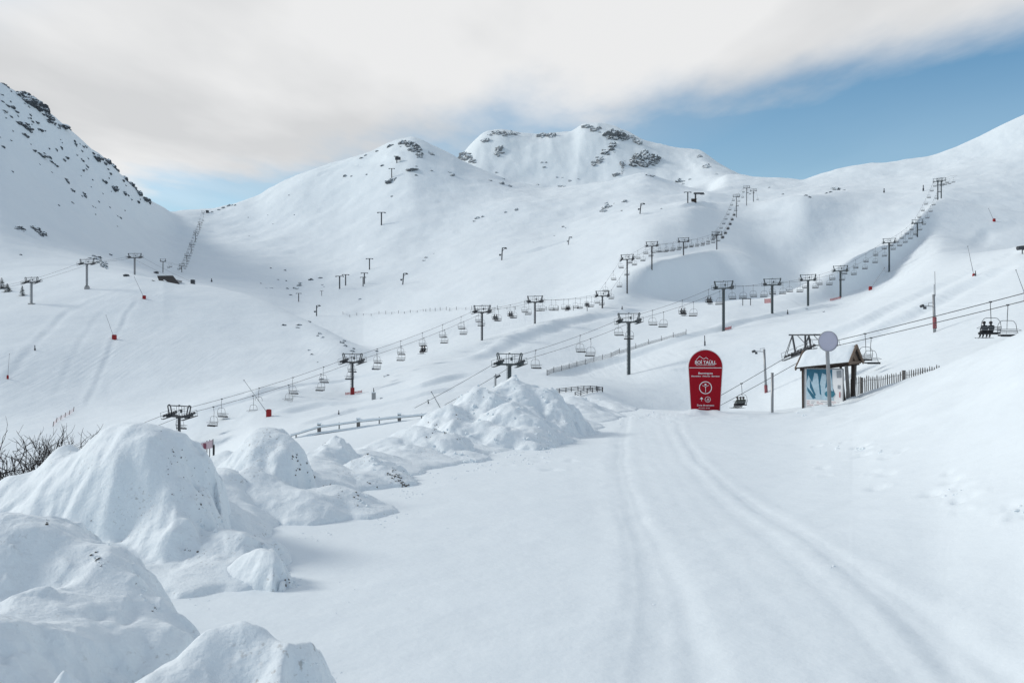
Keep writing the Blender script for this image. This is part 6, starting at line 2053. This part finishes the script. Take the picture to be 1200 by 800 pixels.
mast_gun(898, 461, 409, hit(898, 461, 85).y, 'leaning grey snow gun mast with a red padded foot between sign and shelter', None, 412, 883, lean=-2.5)
mast_gun(1095.5, 383, 345, 108, 'slender snow gun mast with tall lance and side arm above the near lift rope', 318, 359, 1080, lean=-1.5)
p = hit(1198, 298, 90)
t = thing('snow_gun', 'dark fan snow gun on a short stand high on the near right slope', 'snow gun', p)
b = MB(); b.tube([(0, 0, -0.3), (0, 0, 0.8)], 0.08, 6); b.build('stand', 'dark_steel', t)
b = MB(); b.disc((-0.3, 0, 1.0), (1, 0.1, 0.15), 0.34, 1.1, 14); b.box((0.5, 0, 0.85), (0.6, 0.4, 0.4)); b.build('fan_barrel', 'dark_steel', t)

# little markers and posts on the slopes
for (px, py, h, lab, ym) in [(826, 405, 12, 'thin marker pole on the snow just above the red sign', 60), (438, 461, 6, 'short grey marker post beside the red padded tower', 120), (502, 473, 5, 'tiny marker post on the lower piste near the leaning lance', 60), (1143, 324, 6, 'short marker stake beside the thin tall lance', 90),
                             (397, 487, 5, 'tiny marker stake above the snowy rail fence', 70), (729, 363, 4, 'tiny dark stake on the crest at the knoll foot', 215), (248, 331, 4, 'tiny stake on the hilltop right of the black roof', 200), (923, 368, 5, 'short pointed grey post at the end of the piste edge', 150), (1036, 226, 5, 'tiny stake on the pale high saddle', 400), (1082, 224, 7, 'thin stake on the slope by the crest tower pair', 400), (41, 412, 6, 'thin stake on the left hill piste edge', 120)]:
    p = hit(px, py, ym)
    s = p.y / F
    b = MB(); b.tube([(0, 0, -0.3), (rnd.uniform(-0.05, 0.05), 0, h * s)], 0.5 * s, 6); b.tube([(0, 0, 0.0), (0, 0, h * s * 0.45)], 0.9 * s, 6)
    o = b.build('marker_post', 'dark_steel'); o.location = p
    tag(o, lab, 'marker post')
p = at(449, 138)
t = thing('cabinet', 'small grey equipment cabinet on the piste right of the red-footed tower', 'cabinet', hit(438, 468, 100))
b = MB(); b.box((0, 0, 0.4), (0.55, 0.5, 1.2)); b.build('housing', 'galvanised', t); b = MB(); b.box((0, 0, 1.05), (0.65, 0.6, 0.10)); b.build('lid', 'snow_bank', t)
t = thing('notice_board', 'small dark leaning board beside the narrow red lance base', 'board', hit(578, 448, 40) if False else at(581, 70))
zq = CZ + (400 - 441) / F * 70 - t.location.z
b = MB(); b.beam((0, 0, -0.4), (0, 0, zq + 0.2), 0.08, 0.08, (0, 1, 0)); b.build('post', 'dark_steel', t)
b = MB(); b.box((0.18, -0.03, zq - 0.0), (0.42, 0.03, 0.16), Matrix.Rotation(-0.5, 3, 'Y')); b.build('board', 'dark_steel', t)

# ------------------------------------------------------------------ station on top of the left hill
p = hit(189, 333, 200)
s = p.y / F
t = thing('lift_station', 'hilltop lift station buried in snow with a slanting black roof', 'building', p)
b = MB()
q = [(-15.5, 11.3), (-12, 6.5), (-7.5, 1.2), (15.0, 1.2), (3.5, 11.6)]
b.add([((x) * s, 4.5 - (y - 1) * -0.25, y * s) for x, y in q] + [((x) * s, 5.5 - (y - 1) * -0.25, y * s - 0.6) for x, y in q], [(0, 1, 2, 3, 4), (9, 8, 7, 6, 5)] + [(i, i + 5, (i + 1) % 5 + 5, (i + 1) % 5) for i in range(5)])
b.build('roof', 'black', t)
b = MB(); b.box((-1 * s, 9.5, 2.0 * s), (19 * s, 4, 9 * s)); b.build('wall', 'concrete', t)
b = MB(); b.tube([(-3 * s, 4.0, 5.5 * s), (0.2 * s, 3.8, 3.6 * s)], 0.18, 6); b.tube([(0.2 * s, 3.8, 3.6 * s), (0.4 * s, 3.8, 2.0 * s)], 0.16, 6); b.build('roof_mark', 'white_paint', t)
b = MB()
for x in (-9.5, -8.0, -6.5):
    b.beam((x * s, 3.5, -0.2), (x * s, 3.8, 3.6 * s), 0.12, 0.12, (0, 1, 0))
b.beam((-16 * s, 3.3, 5 * s), (-7 * s, 3.3, 1.4 * s), 0.25, 0.2); b.build('railing', 'dark_steel', t)
p = hit(243, 250, 700)
t = thing('hut', 'tiny dark hut on the saddle skyline', 'hut', p); s = p.y / F
b = MB(); b.box((0, 0, 1.0 * s), (2.4 * s, 3, 2.4 * s)); b.build('wall', 'dark_steel', t)
b = MB(); b.box((0, 0, 2.3 * s), (2.9 * s, 3.6, 0.5 * s)); b.build('roof', 'dark_steel', t)
for (px, py, lab) in [(148, 324, 'dark tarpaulined box beside the hilltop grey tower'), (183, 321, 'tiny dark machine behind the black station roof')]:
    p = hit(px, py, 200); s = p.y / F
    t = thing('machine_box', lab, 'box', p)
    b = MB(); b.box((0, 0, 0.8 * s), (4.5 * s, 2.0, 1.8 * s)); b.build('housing', 'dark_steel', t)
    b = MB(); b.box((0.5 * s, 0, 1.9 * s), (3.0 * s, 1.6, 0.7 * s)); b.build('cover', 'black', t)


# ------------------------------------------------------------------ conifers on the left
def conifer(px, base_py, top_py, wpx, label, seed):
    p = hit(px, base_py, 100)
    s = p.y / F
    hgt = (base_py - top_py) * s; w = wpx * s / 2
    r = random.Random(seed)
    t = thing('conifer', label, 'tree', p, 0, 'small conifers on the left slope')
    b = MB(); b.tube([(0, 0, -0.4), (0, 0, hgt * 0.95)], 0.11, 6, 0.02); b.build('trunk', 'bark', t)
    b = MB()
    for k in range(330):
        f = r.random() ** 0.8
        z = hgt * (0.04 + 0.95 * f)
        rad = w * (1 - f) ** 0.8 * (0.75 + 0.5 * r.random()) * (1 if r.random() < 0.85 else 1.3)
        a = r.uniform(0, 2 * math.pi)
        d = Vector((math.cos(a), math.sin(a), -0.25)); sd = Vector((-math.sin(a), math.cos(a), 0))
        base = Vector((0, 0, z)) + d * rad * r.uniform(0.15, 0.6)
        ln = rad * r.uniform(0.4, 0.7) + 0.08; wd = ln * r.uniform(0.25, 0.45)
        b.add([base - sd * wd, base + sd * wd, base + d * ln + sd * wd * 0.3, base + d * ln - sd * wd * 0.3 + Vector((0, 0, 0.04))], [(0, 1, 2, 3)])
    b.build('crown', 'needles', t)


conifer(2, 339, 326, 9, 'tallest of the small dark conifers, at the snowy gully edge', 1)
conifer(8.5, 342, 332, 8.5, 'squat dark conifer between two others at the gully edge', 2)
conifer(26, 347, 335, 7, 'leaning small dark conifer nearest the grey lift tower', 3)


# ------------------------------------------------------------------ bare bush behind the tallest heap
def bush(px, y, py_top, width_px, label, seed):
    r = random.Random(seed)
    p = at(px, y)
    t = thing('bare_bush', label, 'bush', p)
    s = y / F
    hgt = CZ + (400 - py_top) * s - p.z
    for k in range(26):
        b = MB()
        a = r.uniform(-0.5, 0.5)

        def grow(q, d, ln, rad, lv):
            pts = [q]
            for i in range(4):
                d = (d + Vector((r.gauss(0, 0.13), r.gauss(0, 0.13), r.gauss(0.03, 0.10)))).normalized()
                pts.append(pts[-1] + d * ln / 4)
            b.tube(pts, rad, 5 if lv == 0 else 4, rad * 0.5, cap=False)
            if lv < 3:
                for i in range(r.randint(2, 4) if lv < 2 else r.randint(1, 3)):
                    j = r.randint(1, 4)
                    nd = (d + Vector((r.gauss(0, 0.55), r.gauss(0, 0.45), r.gauss(0.05, 0.35)))).normalized()
                    grow(pts[j], nd, ln * r.uniform(0.45, 0.7), rad * 0.62, lv + 1)
        root = Vector((r.gauss(0, width_px * s * 0.26), r.gauss(0, 0.22), -0.1))
        grow(root, Vector((root.x * 0.35 + r.gauss(0, 0.22), r.gauss(0, 0.2), 1)).normalized(), hgt * r.uniform(0.42, 0.66), 0.011, 0)
        b.build('branch', 'bark', t, True)
    return t


bush(12, 11.8, 489, 95, 'leafless dark bush poking up behind the tallest snow heap', 3)
bush(66, 12.6, 497, 30, 'thin twigs of a second bare bush beside the leaning poles', 9)
